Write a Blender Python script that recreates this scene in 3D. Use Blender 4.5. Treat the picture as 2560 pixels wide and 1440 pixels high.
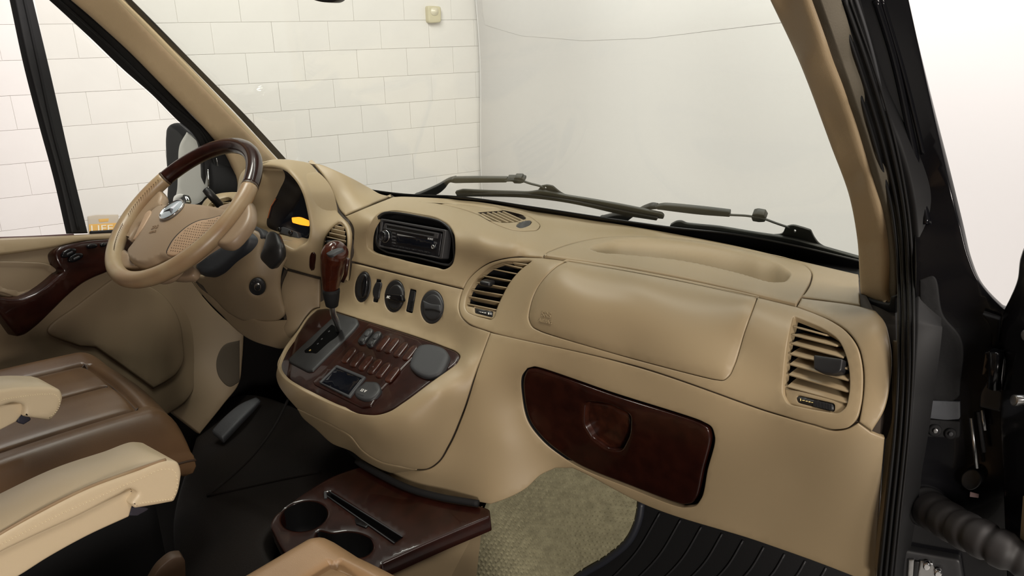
import bpy, bmesh, math, random
import numpy as np
from mathutils import Vector, Matrix
from mathutils.geometry import delaunay_2d_cdt
random.seed(7); RNG = np.random.default_rng(7)
for o in list(bpy.data.objects): bpy.data.objects.remove(o)
SC = bpy.context.scene; COL = SC.collection

# ------------------------------------------------------------ camera
FPX = 1900.0
YAW, PIT, ROL = math.radians(37), math.radians(18.6), math.radians(-1.2)
CAM = np.array([1.05, 0.0, 1.15])            # standing in the open passenger door
FW = np.array([-math.sin(YAW)*math.cos(PIT), math.cos(YAW)*math.cos(PIT), -math.sin(PIT)])
_r0 = np.array([math.cos(YAW), math.sin(YAW), 0.0]); _u0 = np.cross(_r0, FW)
RT = math.cos(ROL)*_r0 + math.sin(ROL)*_u0
UP = np.cross(RT, FW)
cd = bpy.data.cameras.new('camera'); cam = bpy.data.objects.new('camera', cd); COL.objects.link(cam)
cd.sensor_width = 36.0; cd.lens = FPX/2560*36; cd.clip_start = 0.02; cd.clip_end = 60
M = Matrix(((RT[0], UP[0], -FW[0], CAM[0]), (RT[1], UP[1], -FW[1], CAM[1]), (RT[2], UP[2], -FW[2], CAM[2]), (0, 0, 0, 1)))
cam.matrix_world = M; SC.camera = cam

# ------------------------------------------------------------ light and exposure
SC.view_settings.view_transform = 'Standard'; SC.view_settings.look = 'None'
SC.view_settings.gamma = 1.0; SC.view_settings.use_curve_mapping = False
SC.view_settings.exposure = 0.0
wd = bpy.data.worlds.new('world'); SC.world = wd; wd.use_nodes = True
wd.node_tree.nodes['Background'].inputs[0].default_value = (1.0, 0.93, 0.88, 1)
wd.node_tree.nodes['Background'].inputs[1].default_value = 0.05
def area(name, loc, target, size, power, color=(1, .95, .9), size_y=None):
    l = bpy.data.lights.new(name, 'AREA'); l.energy = power; l.color = color
    l.shape = 'RECTANGLE'; l.size = size; l.size_y = size_y or size
    o = bpy.data.objects.new(name, l); COL.objects.link(o); o.location = loc
    o.rotation_euler = (Vector(target)-Vector(loc)).to_track_quat('-Z', 'Y').to_euler()
    return o
area('garage_tube_light_front', (0.0, 1.9, 3.2), (0.3, 5.2, .9), 3.0, 130, (1, .985, .96), .4)
area('garage_tube_light_left', (-1.3, 1.2, 3.1), (-3.6, 2.4, .8), .4, 130, (1, .95, .92), 3.0)
area('garage_tube_light_right', (1.9, 0.2, 3.0), (1.2, .6, .3), .35, 58, (1, .91, .83), 1.6)
area('added_fill_behind', (2.4, -0.95, 1.2), (0.6, .9, .6), .4, 46, (1, .92, .84), .35)  # low lamp added to brighten the right dash, no known source

# ------------------------------------------------------------ pixel geometry helpers
def ray(P):
    P = np.atleast_2d(np.asarray(P, float))[:, :2]
    return FW + RT*((P[:, :1]-1280)/FPX) + UP*((720-P[:, 1:2])/FPX)
def at(x, y, ax, v):
    d = ray([(x, y)])[0]; k = 'XYZ'.index(ax); return CAM + d*((v-CAM[k])/d[k])
def depth_of(p): return (np.asarray(p)-CAM) @ FW
def proj(p):
    d = np.asarray(p)-CAM; z = d @ FW
    return (1280+FPX*(d @ RT)/z, 720-FPX*(d @ UP)/z)
class Surf:
    def P(s, p): p = np.atleast_2d(np.asarray(p, float))[:, :2]; return CAM + ray(p)*s.t(p)[:, None]
    def pt(s, x, y): return s.P([(x, y)])[0]
    def N(s, p):
        p = np.atleast_2d(np.asarray(p, float))[:, :2]; e = 1.5
        a = s.P(p+[e, 0])-s.P(p-[e, 0]); b = s.P(p+[0, e])-s.P(p-[0, e])
        n = np.cross(a, b); n /= np.linalg.norm(n, axis=1)[:, None]+1e-12
        f = np.sign(-(n*ray(p)).sum(1)); f[f == 0] = 1
        return n*f[:, None]
class Plane(Surf):                                    # true plane in the cab
    def __init__(s, point, normal): s.p = np.asarray(point, float); s.n = np.asarray(normal, float)
    def t(s, p): return ((s.p-CAM) @ s.n)/(ray(p) @ s.n)
    @staticmethod
    def by3(a, b, c): a, b, c = map(np.asarray, (a, b, c)); return Plane(a, np.cross(b-a, c-a))
class TPS(Surf):                                      # smooth moulded surface through measured points
    def __init__(s, pts, lam=1e-4):
        X, w = [], []
        for q in pts:
            x, y, ax, v = q
            t = ax.t([(x, y)])[0] if isinstance(ax, Surf) else (v if ax == 't' else depth_of(at(x, y, ax, v)))
            X.append((x/1000, y/1000)); w.append(1/t)
        s.X = np.array(X); n = len(X)
        K = s.k(s.X, s.X)+lam*np.eye(n); Q = np.c_[np.ones(n), s.X]
        A = np.block([[K, Q], [Q.T, np.zeros((3, 3))]])
        s.c = np.linalg.solve(A, np.r_[w, 0, 0, 0])
    @staticmethod
    def k(a, b):
        r2 = ((a[:, None]-b[None])**2).sum(-1); return .5*r2*np.log(r2+1e-12)
    def t(s, p):
        p = np.atleast_2d(np.asarray(p, float))[:, :2]/1000
        w = s.k(p, s.X) @ s.c[:-3] + np.c_[np.ones(len(p)), p] @ s.c[-3:]
        return 1/np.maximum(w, .05)
class Off(Surf):                                      # a surface moved along its normals
    def __init__(s, S, h): s.S = S; s.h = h
    def N(s, p): return s.S.N(p)
    def t(s, p):
        c = np.minimum((ray(p)*s.S.N(p)).sum(1), -.3); return s.S.t(p)+s.h/c

def curve(pts, step=5.0, closed=True):
    """(x,y) smooth point, (x,y,r) corner with fillet r (0 = sharp)"""
    n = len(pts); seq = []
    for i, p in enumerate(pts):
        if len(p) == 2: seq.append((np.array(p, float), False)); continue
        x = np.array(p[:2], float); r = p[2]
        if r <= 0 or (not closed and i in (0, n-1)): seq.append((x, True)); continue
        a = np.array(pts[(i-1) % n][:2], float)-x; b = np.array(pts[(i+1) % n][:2], float)-x
        ra = min(r, np.linalg.norm(a)*.49); rb = min(r, np.linalg.norm(b)*.49)
        A = x+a/np.linalg.norm(a)*ra; B = x+b/np.linalg.norm(b)*rb
        m = max(4, int(r/3))
        for k in range(m+1):
            t = k/m; seq.append(((1-t)**2*A+2*t*(1-t)*x+t*t*B, True))
    if not closed: seq[0] = (seq[0][0], True); seq[-1] = (seq[-1][0], True)
    n = len(seq); out = []
    sh = [i for i in range(n) if seq[i][1]]
    def herm(ch, cyc):
        ch = np.array(ch); m = len(ch)
        if cyc: idx = lambda i: ch[i % m]
        else: idx = lambda i: ch[min(max(i, 0), m-1)]
        res = []
        for i in range(m if cyc else m-1):
            p0, p1, p2, p3 = idx(i-1), idx(i), idx(i+1), idx(i+2)
            d1 = np.linalg.norm(p2-p1)+1e-9; d0 = np.linalg.norm(p1-p0); d2 = np.linalg.norm(p3-p2)
            def tan(a, b, c, da, db):
                if da < 1e-6: return (c-b)
                if db < 1e-6: return (b-a)
                return ((b-a)/da*db+(c-b)/db*da)/(da+db)*d1
            m1 = tan(p0, p1, p2, d0, d1); m2 = tan(p1, p2, p3, d1, d2)
            for mm_, dd_ in ((m1, d0), (m2, d2)):
                l_ = np.linalg.norm(mm_); cap_ = 2.2*min(d1, dd_) if dd_ > 1e-6 else d1*1.2
                if l_ > cap_: mm_ *= cap_/l_
            k = max(1, int(round(d1/step)))
            for j in range(k):
                t = j/k; res.append((2*t**3-3*t*t+1)*p1+(t**3-2*t*t+t)*m1+(-2*t**3+3*t*t)*p2+(t**3-t*t)*m2)
        return res
    if not sh: return np.array(herm([q[0] for q in seq], True))
    if closed:
        for a in range(len(sh)):
            i, j = sh[a], sh[(a+1) % len(sh)]
            if j <= i: j += n
            out += herm([seq[k % n][0] for k in range(i, j+1)], False)
        return np.array(out)
    for a in range(len(sh)-1): out += herm([seq[k][0] for k in range(sh[a], sh[a+1]+1)], False)
    out.append(seq[-1][0]); return np.array(out)
def area2(q): return .5*np.sum(q[:, 0]*np.roll(q[:, 1], -1)-np.roll(q[:, 0], -1)*q[:, 1])
def inset(q, d):                                      # positive = inwards
    s = np.sign(area2(q)); t = np.roll(q, -1, 0)-np.roll(q, 1, 0)
    t /= np.linalg.norm(t, axis=1)[:, None]+1e-9
    return q+np.c_[-t[:, 1], t[:, 0]]*s*d
def inside(P, q):
    c = np.zeros(len(P), bool); x, y = P[:, 0], P[:, 1]; j = len(q)-1
    for i in range(len(q)):
        yi, yj = q[i, 1], q[j, 1]
        m = (yi > y) != (yj > y)
        with np.errstate(divide='ignore', invalid='ignore'):
            c ^= m & (x < (q[j, 0]-q[i, 0])*(y-yi)/(yj-yi+1e-12)+q[i, 0])
        j = i
    return c
def mindist(P, q):
    d = np.full(len(P), 1e9)
    for a in range(0, len(q), 60):
        d = np.minimum(d, np.sqrt(((P[:, None]-q[None, a:a+60])**2).sum(-1)).min(1))
    return d

# ------------------------------------------------------------ object helpers
def tag(o, label=None, cat=None, group=None, kind=None):
    if label: o['label'] = label
    if cat: o['category'] = cat
    if group: o['group'] = group
    if kind: o['kind'] = kind
    return o
def thing(name, label, cat, loc=(0, 0, 0), group=None):
    o = bpy.data.objects.new(name, None); COL.objects.link(o); o.location = Vector(loc)
    o.empty_display_size = .05
    return tag(o, label, cat, group)
def base(o):
    v = Vector((0, 0, 0))
    while o: v += o.location; o = o.parent
    return v
def mesh(name, V, F, mat, parent=None, smooth=True, label=None):
    me = bpy.data.meshes.new(name)
    V = np.asarray(V, float)
    org = base(parent) if parent else Vector((0, 0, 0))
    me.from_pydata((V-np.array(org)).tolist(), [], [tuple(int(i) for i in f) for f in F]); me.update()
    if smooth: me.polygons.foreach_set('use_smooth', [True]*len(me.polygons))
    me.materials.append(mat)
    o = bpy.data.objects.new(name, me); COL.objects.link(o)
    if parent: o.parent = parent
    if label: o['label'] = label
    return o
class MB:                                             # collects pieces into ONE mesh
    def __init__(s): s.V = []; s.F = []
    def add(s, V, F):
        b = len(s.V); s.V += [tuple(v) for v in V]; s.F += [tuple(i+b for i in f) for f in F]; return s
    def build(s, name, mat, parent=None, smooth=True, label=None): return mesh(name, s.V, s.F, mat, parent, smooth, label)
def panel_geo(outline, S, holes=(), r=3.0, thick=.008, off=0.0, step=14, g=0.0, bulge=None, direc=None, back=False, fn=None):
    if abs(off) >= .0025 and direc is None: S = Off(S, off); off = 0.0
    q = curve(outline); q = q if area2(q) < 0 else q[::-1]          # counter-clockwise with y up
    if g: q = inset(q, g)
    hs = []
    for h in holes:
        hq = curve(h) if not isinstance(h, np.ndarray) else h
        hs.append(hq if area2(hq) > 0 else hq[::-1])
    loops = [q]+hs
    ring = [inset(q, r)]+[inset(h, -r) for h in hs]
    pts = []; cons = []
    for R in ring:
        b = len(pts); pts += [tuple(v) for v in R]; cons += [(b+i, b+(i+1) % len(R)) for i in range(len(R))]
    lo, hi = q.min(0), q.max(0)
    gx, gy = np.meshgrid(np.arange(lo[0]+step*.5, hi[0], step), np.arange(lo[1]+step*.5, hi[1], step))
    gx = gx+((np.arange(gx.shape[0]) % 2)*step*.5)[:, None]
    G = np.c_[gx.ravel(), gy.ravel()]
    if len(G):
        ok = inside(G, ring[0])
        for R in ring[1:]: ok &= ~inside(G, R)
        G = G[ok]
        if len(G): G = G[mindist(G, np.vstack(ring)) > step*.45]
    allp = pts+[tuple(v) for v in G]
    vo, eo, fo, ov, oe, of = delaunay_2d_cdt([Vector(v) for v in allp], cons, [], 0, 1e-5)
    P2 = np.array([tuple(v) for v in vo]); mp = {}
    for i, l in enumerate(ov):
        for k in l: mp[k] = i
    tri = np.array([tuple(f) for f in fo]); cen = P2[tri].mean(1)
    ok = inside(cen, ring[0])
    for R in ring[1:]: ok &= ~inside(cen, R)
    tri = tri[ok]
    a, b, c = P2[tri[:, 0]], P2[tri[:, 1]], P2[tri[:, 2]]
    cr = (b[:, 0]-a[:, 0])*(c[:, 1]-a[:, 1])-(b[:, 1]-a[:, 1])*(c[:, 0]-a[:, 0])
    tri[cr > 0] = tri[cr > 0][:, ::-1]
    h0 = np.full(len(P2), off)
    if bulge:
        dist = mindist(P2, ring[0])
        u = np.clip(dist/bulge[1], 0, 1); h0 = h0+bulge[0]*np.sqrt(np.clip(1-(1-u)**2, 0, 1))
    if fn is not None: h0 = h0+fn(P2)
    n0 = S.N(P2) if direc is None else np.tile(np.asarray(direc, float), (len(P2), 1))
    V = [S.P(P2)+S.N(P2)*h0[:, None]] if direc is None else [S.P(P2)+n0*h0[:, None]]
    F = [tuple(t) for t in tri]; nb = len(P2); V3 = list(V[0])
    if back:
        bk = len(V3); V3 += list(V[0]-n0*(thick+ (h0-off)[:, None])); F += [tuple(bk+i for i in t[::-1]) for t in tri]
    s0 = 0
    for L, R in zip(loops, ring):
        m = len(L); l0 = [mp[s0+i] for i in range(m)]; s0 += m
        nn = S.N(L) if direc is None else np.tile(np.asarray(direc, float), (m, 1))
        rm = (r*S.t(L)/FPX)[:, None]*.8
        mid = L+(R-L)*.3
        lv = [S.P(mid)+nn*(off-.3*rm), S.P(L)+nn*(off-rm)]
        if back: lv += [S.P(L)+nn*(off-thick+rm), S.P(mid)+nn*(off-thick+.3*rm)]
        else: lv += [S.P(L)+nn*(off-thick)]
        prev = l0
        for A in lv:
            bse = len(V3); V3 += list(A); cur = [bse+i for i in range(m)]
            for i in range(m):
                j = (i+1) % m; F.append((prev[i], cur[i], cur[j], prev[j]))
            prev = cur
        if back:
            cur = [bk+i for i in l0]
            for i in range(m):
                j = (i+1) % m; F.append((prev[i], cur[i], cur[j], prev[j]))
    return V3, F
def panel(name, outline, S, mat, parent=None, label=None, **k):
    V, F = panel_geo(outline, S, **k); return mesh(name, V, F, mat, parent, True, label)
def well(name, outline, S, mat, parent=None, depth=.03, direc=None, shrink=4.0, cap=True, off=-.001, label=None, rings=3, capmat=None):
    """recess: walls from an outline inwards, with a floor"""
    q = curve(outline) if not isinstance(outline, np.ndarray) else outline
    q = q if area2(q) < 0 else q[::-1]
    n = S.N(q) if direc is None else np.tile(-np.asarray(direc, float), (len(q), 1))
    n = n if direc is not None else np.tile(n.mean(0)/np.linalg.norm(n.mean(0)), (len(q), 1))
    V = []; F = []; m = len(q)
    for k in range(rings+1):
        u = k/rings; V += list(S.P(inset(q, shrink*u))+n*(off-depth*u))
    for k in range(rings):
        for i in range(m):
            j = (i+1) % m; F.append((k*m+i, k*m+j, (k+1)*m+j, (k+1)*m+i))
    if cap: F.append(tuple(rings*m+i for i in range(m)))
    return mesh(name, V, F, mat, parent, True, label)
def frames(pts):
    pts = np.asarray(pts, float); T = np.gradient(pts, axis=0); T /= np.linalg.norm(T, axis=1)[:, None]+1e-12
    ref = np.array([0, 0, 1.]) if abs(T[0][2]) < .9 else np.array([1., 0, 0])
    u = np.cross(T[0], ref); u /= np.linalg.norm(u); U = [u]
    for i in range(1, len(pts)):
        u = U[-1]-T[i]*(U[-1] @ T[i]); u /= np.linalg.norm(u); U.append(u)
    U = np.array(U); return T, U, np.cross(T, U)
def spl3(pts, n=8, closed=False):
    pts = [np.asarray(p, float) for p in pts]; m = len(pts); out = []
    for i in range(m if closed else m-1):
        f = (lambda k: pts[k % m]) if closed else (lambda k: pts[min(max(k, 0), m-1)])
        p0, p1, p2, p3 = f(i-1), f(i), f(i+1), f(i+2)
        for j in range(n):
            t = j/n; out.append(.5*(2*p1+(p2-p0)*t+(2*p0-5*p1+4*p2-p3)*t*t+(3*p1-p0-3*p2+p3)*t**3))
    if not closed: out.append(pts[-1])
    return np.array(out)
def tube_geo(pts, rad, seg=12, closed=False, flat=1.0, up=None):
    pts = np.asarray(pts, float); n = len(pts); T, U, W = frames(pts)
    if up is not None:
        W = np.tile(np.asarray(up, float), (n, 1)); U = np.cross(W, T); U /= np.linalg.norm(U, axis=1)[:, None]; W = np.cross(T, U)
    rad = np.broadcast_to(np.asarray(rad, float), (n,))
    V = []; F = []
    for i in range(n):
        for k in range(seg):
            a = 2*math.pi*k/seg; V.append(pts[i]+U[i]*math.cos(a)*rad[i]+W[i]*math.sin(a)*rad[i]*flat)
    for i in range(n if closed else n-1):
        j = (i+1) % n
        for k in range(seg): F.append((i*seg+k, i*seg+(k+1) % seg, j*seg+(k+1) % seg, j*seg+k))
    if not closed: F.append(tuple(range(seg))[::-1]); F.append(tuple((n-1)*seg+k for k in range(seg)))
    return V, F
def tube(name, pts, rad, mat, parent=None, label=None, **k):
    V, F = tube_geo(pts, rad, **k); return mesh(name, V, F, mat, parent, True, label)
def box_geo(c, ex, ey, ez, bev=.15):
    """box with chamfered edges; ex, ey, ez are half-extent vectors"""
    c, ex, ey, ez = [np.asarray(v, float) for v in (c, ex, ey, ez)]
    bm = bmesh.new(); bmesh.ops.create_cube(bm, size=2)
    L = [np.linalg.norm(v) for v in (ex, ey, ez)]
    for v in bm.verts: v.co = Vector((v.co.x*L[0], v.co.y*L[1], v.co.z*L[2]))
    if bev > 0: bmesh.ops.bevel(bm, geom=bm.edges[:], offset=min(L)*bev*2, segments=2, affect='EDGES', profile=.6)
    bm.verts.ensure_lookup_table()
    a, b, d = ex/L[0], ey/L[1], ez/L[2]
    V = [c+a*v.co.x+b*v.co.y+d*v.co.z for v in bm.verts]; bm.verts.index_update()
    F = [tuple(v.index for v in f.verts) for f in bm.faces]; bm.free(); return V, F
def box(name, c, ex, ey, ez, mat, parent=None, bev=.15, label=None):
    V, F = box_geo(c, ex, ey, ez, bev); return mesh(name, V, F, mat, parent, True, label)
def lathe_geo(o, ax, prof, seg=32, ux=None, sx=1.0):
    o = np.asarray(o, float); ax = np.asarray(ax, float); ax = ax/np.linalg.norm(ax)
    if ux is None: ux = np.cross(ax, [0, 0, 1.]) if abs(ax[2]) < .9 else np.cross(ax, [1., 0, 0])
    ux = np.asarray(ux, float); ux = ux-ax*(ux @ ax); ux /= np.linalg.norm(ux); uy = np.cross(ax, ux); V = []; F = []
    for r, h in prof:
        for k in range(seg):
            a = 2*math.pi*k/seg; V.append(o+ax*h+ux*math.cos(a)*r*sx+uy*math.sin(a)*r)
    m = len(prof)
    for i in range(m-1):
        for k in range(seg): F.append((i*seg+k, i*seg+(k+1) % seg, (i+1)*seg+(k+1) % seg, (i+1)*seg+k))
    if prof[0][0] > 1e-6: F.append(tuple(range(seg))[::-1])
    if prof[-1][0] > 1e-6: F.append(tuple((m-1)*seg+k for k in range(seg)))
    return V, F
def lathe(name, o, ax, prof, mat, parent=None, label=None, **k):
    V, F = lathe_geo(o, ax, prof, **k); return mesh(name, V, F, mat, parent, True, label)
_txt = []
def text(name, s, S, x, y, hpx, dirpx, mat, parent=None, off=.0008, ext=.0004, font_scale_x=1.0, skewup=None):
    """raised lettering lying on a surface, baseline start at pixel x,y running along dirpx"""
    if off > .0015: S = Off(S, off); off = .0
    cu = bpy.data.curves.new(name, 'FONT'); cu.body = s; cu.extrude = ext; cu.size = 1
    ob = bpy.data.objects.new(name, cu); COL.objects.link(ob)
    dg = bpy.context.evaluated_depsgraph_get(); me = bpy.data.meshes.new_from_object(ob.evaluated_get(dg))
    bpy.data.objects.remove(ob); bpy.data.curves.remove(cu)
    d = np.asarray(dirpx, float); d /= np.linalg.norm(d)
    p = S.pt(x, y); n = S.N([(x, y)])[0]; ex = S.pt(x+d[0]*4, y+d[1]*4)-p; ex /= np.linalg.norm(ex)
    ey = np.cross(n, ex); sc = hpx*S.t([(x, y)])[0]/FPX/.7
    V = [p+ex*v.co.x*sc*font_scale_x+ey*v.co.y*sc+n*(off+v.co.z) for v in me.vertices]
    F = [tuple(f.vertices) for f in me.polygons]; bpy.data.meshes.remove(me)
    return mesh(name, V, F, mat, parent, False)
def ell(cx, cy, a, b, ang=0, n=24):
    t = np.linspace(0, 2*math.pi, n, endpoint=False); ca, sa = math.cos(math.radians(ang)), math.sin(math.radians(ang))
    return [(cx+a*math.cos(k)*ca-b*math.sin(k)*sa, cy+a*math.cos(k)*sa+b*math.sin(k)*ca) for k in t]

# ------------------------------------------------------------ materials
def mat(name, col, rough=.5, metal=0.0, bump=None, coat=0.0, var=None, emit=None, spec=.5, trans=0.0, alpha=1.0):
    m = bpy.data.materials.new(name); m.use_nodes = True; nt = m.node_tree; b = nt.nodes['Principled BSDF']
    b.inputs['Base Color'].default_value = (*col, 1); b.inputs['Roughness'].default_value = rough
    b.inputs['Metallic'].default_value = metal; b.inputs['Coat Weight'].default_value = coat
    b.inputs['Coat Roughness'].default_value = .04; b.inputs['Specular IOR Level'].default_value = spec
    if trans: b.inputs['Transmission Weight'].default_value = trans
    if emit: b.inputs['Emission Color'].default_value = (*emit[0], 1); b.inputs['Emission Strength'].default_value = emit[1]
    tc = nt.nodes.new('ShaderNodeTexCoord')
    def noise(scale, detail=4, stretch=None):
        n = nt.nodes.new('ShaderNodeTexNoise'); n.inputs['Scale'].default_value = scale; n.inputs['Detail'].default_value = detail
        if stretch:
            mp = nt.nodes.new('ShaderNodeMapping'); mp.inputs['Scale'].default_value = stretch
            nt.links.new(tc.outputs['Object'], mp.inputs['Vector']); nt.links.new(mp.outputs[0], n.inputs['Vector'])
        else: nt.links.new(tc.outputs['Object'], n.inputs['Vector'])
        return n
    if var:                                            # (second colour, scale, [stretch])
        n = noise(var[1], 5, var[2] if len(var) > 2 else None); r = nt.nodes.new('ShaderNodeValToRGB')
        r.color_ramp.elements[0].position = .35; r.color_ramp.elements[1].position = .68
        r.color_ramp.elements[0].color = (*col, 1); r.color_ramp.elements[1].color = (*var[0], 1)
        nt.links.new(n.outputs['Fac'], r.inputs['Fac']); nt.links.new(r.outputs['Color'], b.inputs['Base Color'])
    if bump:                                           # (scale, strength, kind)
        if len(bump) > 2 and bump[2] == 'leather':
            v = nt.nodes.new('ShaderNodeTexVoronoi'); v.inputs['Scale'].default_value = bump[0]; v.feature = 'F1'
            nt.links.new(tc.outputs['Object'], v.inputs['Vector']); src = v.outputs['Distance']
        else: src = noise(bump[0], 3).outputs['Fac']
        bp = nt.nodes.new('ShaderNodeBump'); bp.inputs['Strength'].default_value = bump[1]; bp.inputs['Distance'].default_value = .001
        nt.links.new(src, bp.inputs['Height']); nt.links.new(bp.outputs[0], b.inputs['Normal'])
    return m
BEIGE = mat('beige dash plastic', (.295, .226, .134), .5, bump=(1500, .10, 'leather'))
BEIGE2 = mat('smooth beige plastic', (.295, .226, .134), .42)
BEIGE_SHADED = mat('shaded beige plastic', (.19, .14, .085), .5, bump=(1300, .08, 'leather'))  # dash beige darkened, painting in the shade on the driver's side
GAP = mat('dark seam', (.03, .02, .012), .8)
BLK = mat('black plastic', (.012, .012, .013), .42)
BLKM = mat('matt black rubber', (.006, .006, .0065), .75, spec=.3, bump=(300, .2))
BLKG = mat('gloss black paint', (.004, .004, .005), .2, coat=.15, spec=.3)
GREY = mat('charcoal plastic', (.02, .02, .0215), .5)
GREYL = mat('grey plastic', (.030, .031, .034), .6)
SCREEN = mat('dark screen', (.004, .005, .008), .08)
WOOD = mat('dark burl wood lacquer', (.013, .0032, .002), .3, coat=.35, spec=.25, var=((.022, .0052, .003), 45, (1, .4, 1)))
WOODL = mat('red burl wood lacquer', (.03, .006, .003), .25, coat=.5, spec=.3, var=((.055, .012, .005), 40, (1, .5, 1)))
CHROME = mat('chrome', (.75, .75, .76), .12, 1.0)
WOODB = mat('switch blank wood', (.02, .0055, .003), .3, coat=.4, spec=.3, var=((.045, .012, .006), 60))
GATEM = mat('gear gate plastic', (.010, .010, .0105), .55)
STEEL = mat('brushed steel', (.5, .5, .5), .3, 1.0)
WHITE = mat('white marking', (.75, .75, .72), .5)
LEATHER = mat('tan leather', (.25, .175, .112), .42, bump=(1100, .10, 'leather'))
LEATHERW = mat('worn cream leather', (.34, .26, .155), .36, bump=(1100, .08, 'leather'), var=((.28, .18, .10), 14))
SEATL = mat('brown seat leather', (.10, .055, .027), .36, bump=(900, .12, 'leather'), var=((.13, .073, .036), 9))
CREAM = mat('cream leather', (.58, .475, .32), .42, bump=(1100, .07, 'leather'))
# ------------------------------------------------------------ garage
PAINT = mat('white painted block', (.80, .765, .735), .6, bump=(60, .25), var=((.77, .735, .705), 3))
MORT = mat('painted mortar', (.76, .74, .70), .8)
CLOTH = mat('white backdrop sheet', (.68, .655, .645), .8)
GND = mat('pale garage floor', (.42, .42, .41), .6, var=((.36, .36, .35), 1.2))
def gd(w): return 1/w
GA = CAM+ray([(250, 100)])[0]/.2128; GB = CAM+ray([(1213, 100)])[0]/.1635
wd2 = (GB-GA); wd2[2] = 0; wlen = np.linalg.norm(wd2); wu = wd2/wlen; wn = np.cross(wu, [0, 0, 1.]); wn = wn if wn @ (CAM-GA) > 0 else -wn
GZ = -.55
O = GB.copy(); O[2] = GZ                               # foot of the corner
def wp3(a, z, d=0): return O-wu*a+np.array([0, 0, z])+wn*d
wl = thing('wall_left', None, None, tuple(O)); wl['kind'] = 'structure'
V, F = box_geo(wp3(7.6, 1.9, -.06), wu*8.0, np.array([0, 0, 2.0]), wn*.054, 0)
mesh('mortar_bed', V, F, MORT, wl, False)
BV, BF = box_geo((0, 0, 0), (.1992, 0, 0), (0, .03, 0), (0, 0, .0992), .03)
bme = bpy.data.meshes.new('block'); bme.from_pydata([tuple(v) for v in BV], [], BF); bme.materials.append(PAINT)
ang = math.atan2(wu[1], wu[0]); cb = np.array(base(wl))
# course height from the photograph: joints at y=57,132,272 near x=650
WALL = Plane(O, wn)
zj = [WALL.pt(650, y)[2]-GZ for y in (57, 132, 272)]
off_z = zj[1] % .2
for r in range(-1, 17):
    for c in range(-1, 18):
        a = .2+c*.4+(.2 if r % 2 else 0)-.3; z = off_z+r*.2+.1
        if a > 7.0 or z < 0.05 or z > 3.4: continue
        p = wp3(a, z, -.03+random.uniform(-.0012, .0012)); q = proj(p)
        if depth_of(p) < .5 or not (-150 < q[0] < 1330 and -120 < q[1] < 720): continue
        b = bpy.data.objects.new('block', bme); COL.objects.link(b); b.parent = wl; b.location = Vector(p-cb); b.rotation_euler = (random.uniform(-.003, .003), 0, ang+random.uniform(-.003, .003))
# backdrop sheet on the adjoining wall, hanging in soft folds
cd2 = wn.copy()                                        # runs away from the corner
def sheet(u, z):
    w = .035*math.sin(u*1.9+.6*z)+.02*math.sin(u*4.3+1.2)+.02*math.sin(z*3.1+u*.7)
    if z < .35: w += .9*(.35-z)**2*3
    return O+cd2*(u+.02)+np.array([0, 0, z])-wu*(w+.04)
nu, nz = 130, 60; Vv = [sheet(-.0+i/nu*8.2, j/nz*3.6) for j in range(nz+1) for i in range(nu+1)]
Ff = [(j*(nu+1)+i, j*(nu+1)+i+1, (j+1)*(nu+1)+i+1, (j+1)*(nu+1)+i) for j in range(nz) for i in range(nu)]
wb = mesh('wall_front', Vv, Ff, CLOTH); wb['kind'] = 'structure'
mesh('sheet_hem', *tube_geo([sheet(0, z/10)+cd2*.002 for z in range(0, 36)], .008, seg=8), CLOTH, wb)
V, F = box_geo((-.5, 2.5, GZ-.05), (9, 0, 0), (0, 9, 0), (0, 0, .05), 0); fl = mesh('floor', V, F, GND, None, False); fl['kind'] = 'structure'
UP_ = mat('upper white sheet', (.72, .695, .685), .8)
hp = [Plane(O-wu*.05, -wu).pt(*q) for q in ((1218, 62), (1300, 90), (1450, 102), (1600, 96), (1750, 78), (1960, 56), (2150, 34), (2420, 48), (2560, 190))]
hu = [(p-O) @ cd2 for p in hp]; hz = [p[2]-O[2] for p in hp]; Vv = []; n_ = 140
for j in range(9):
    for i in range(n_+1):
        u = hu[0]+(hu[6]-hu[0])*i/n_; zb = np.interp(u, hu, hz); z = zb+(3.6-zb)*(j/8)**1.5; Vv.append(sheet(u, z)-wu*(.012-.010*(j == 0)))
mesh('upper_sheet', Vv, [(j*(n_+1)+i, j*(n_+1)+i+1, (j+1)*(n_+1)+i+1, (j+1)*(n_+1)+i) for j in range(8) for i in range(n_)], UP_, wb)
# motion sensor
SW = Plane(O+wn*.0, wn)
ms = thing('motion_sensor', 'small cream motion sensor high on the painted block wall', 'sensor', tuple(SW.pt(1086, 38)))
IV = mat('ivory plastic', (.62, .56, .40), .4)
panel('housing', [(1070, 14, 6), (1103, 16, 6), (1104, 56, 8), (1072, 58, 8)], SW, IV, ms, off=.05, r=3, step=6, thick=.05)
panel('sensor_lens', [(1080, 20), (1094, 20), (1097, 30), (1093, 38), (1081, 38), (1077, 30)], SW, mat('pearl lens', (.7, .64, .5), .25), ms, off=.055, bulge=(.02, 9), r=2, step=4, thick=.01)
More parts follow.
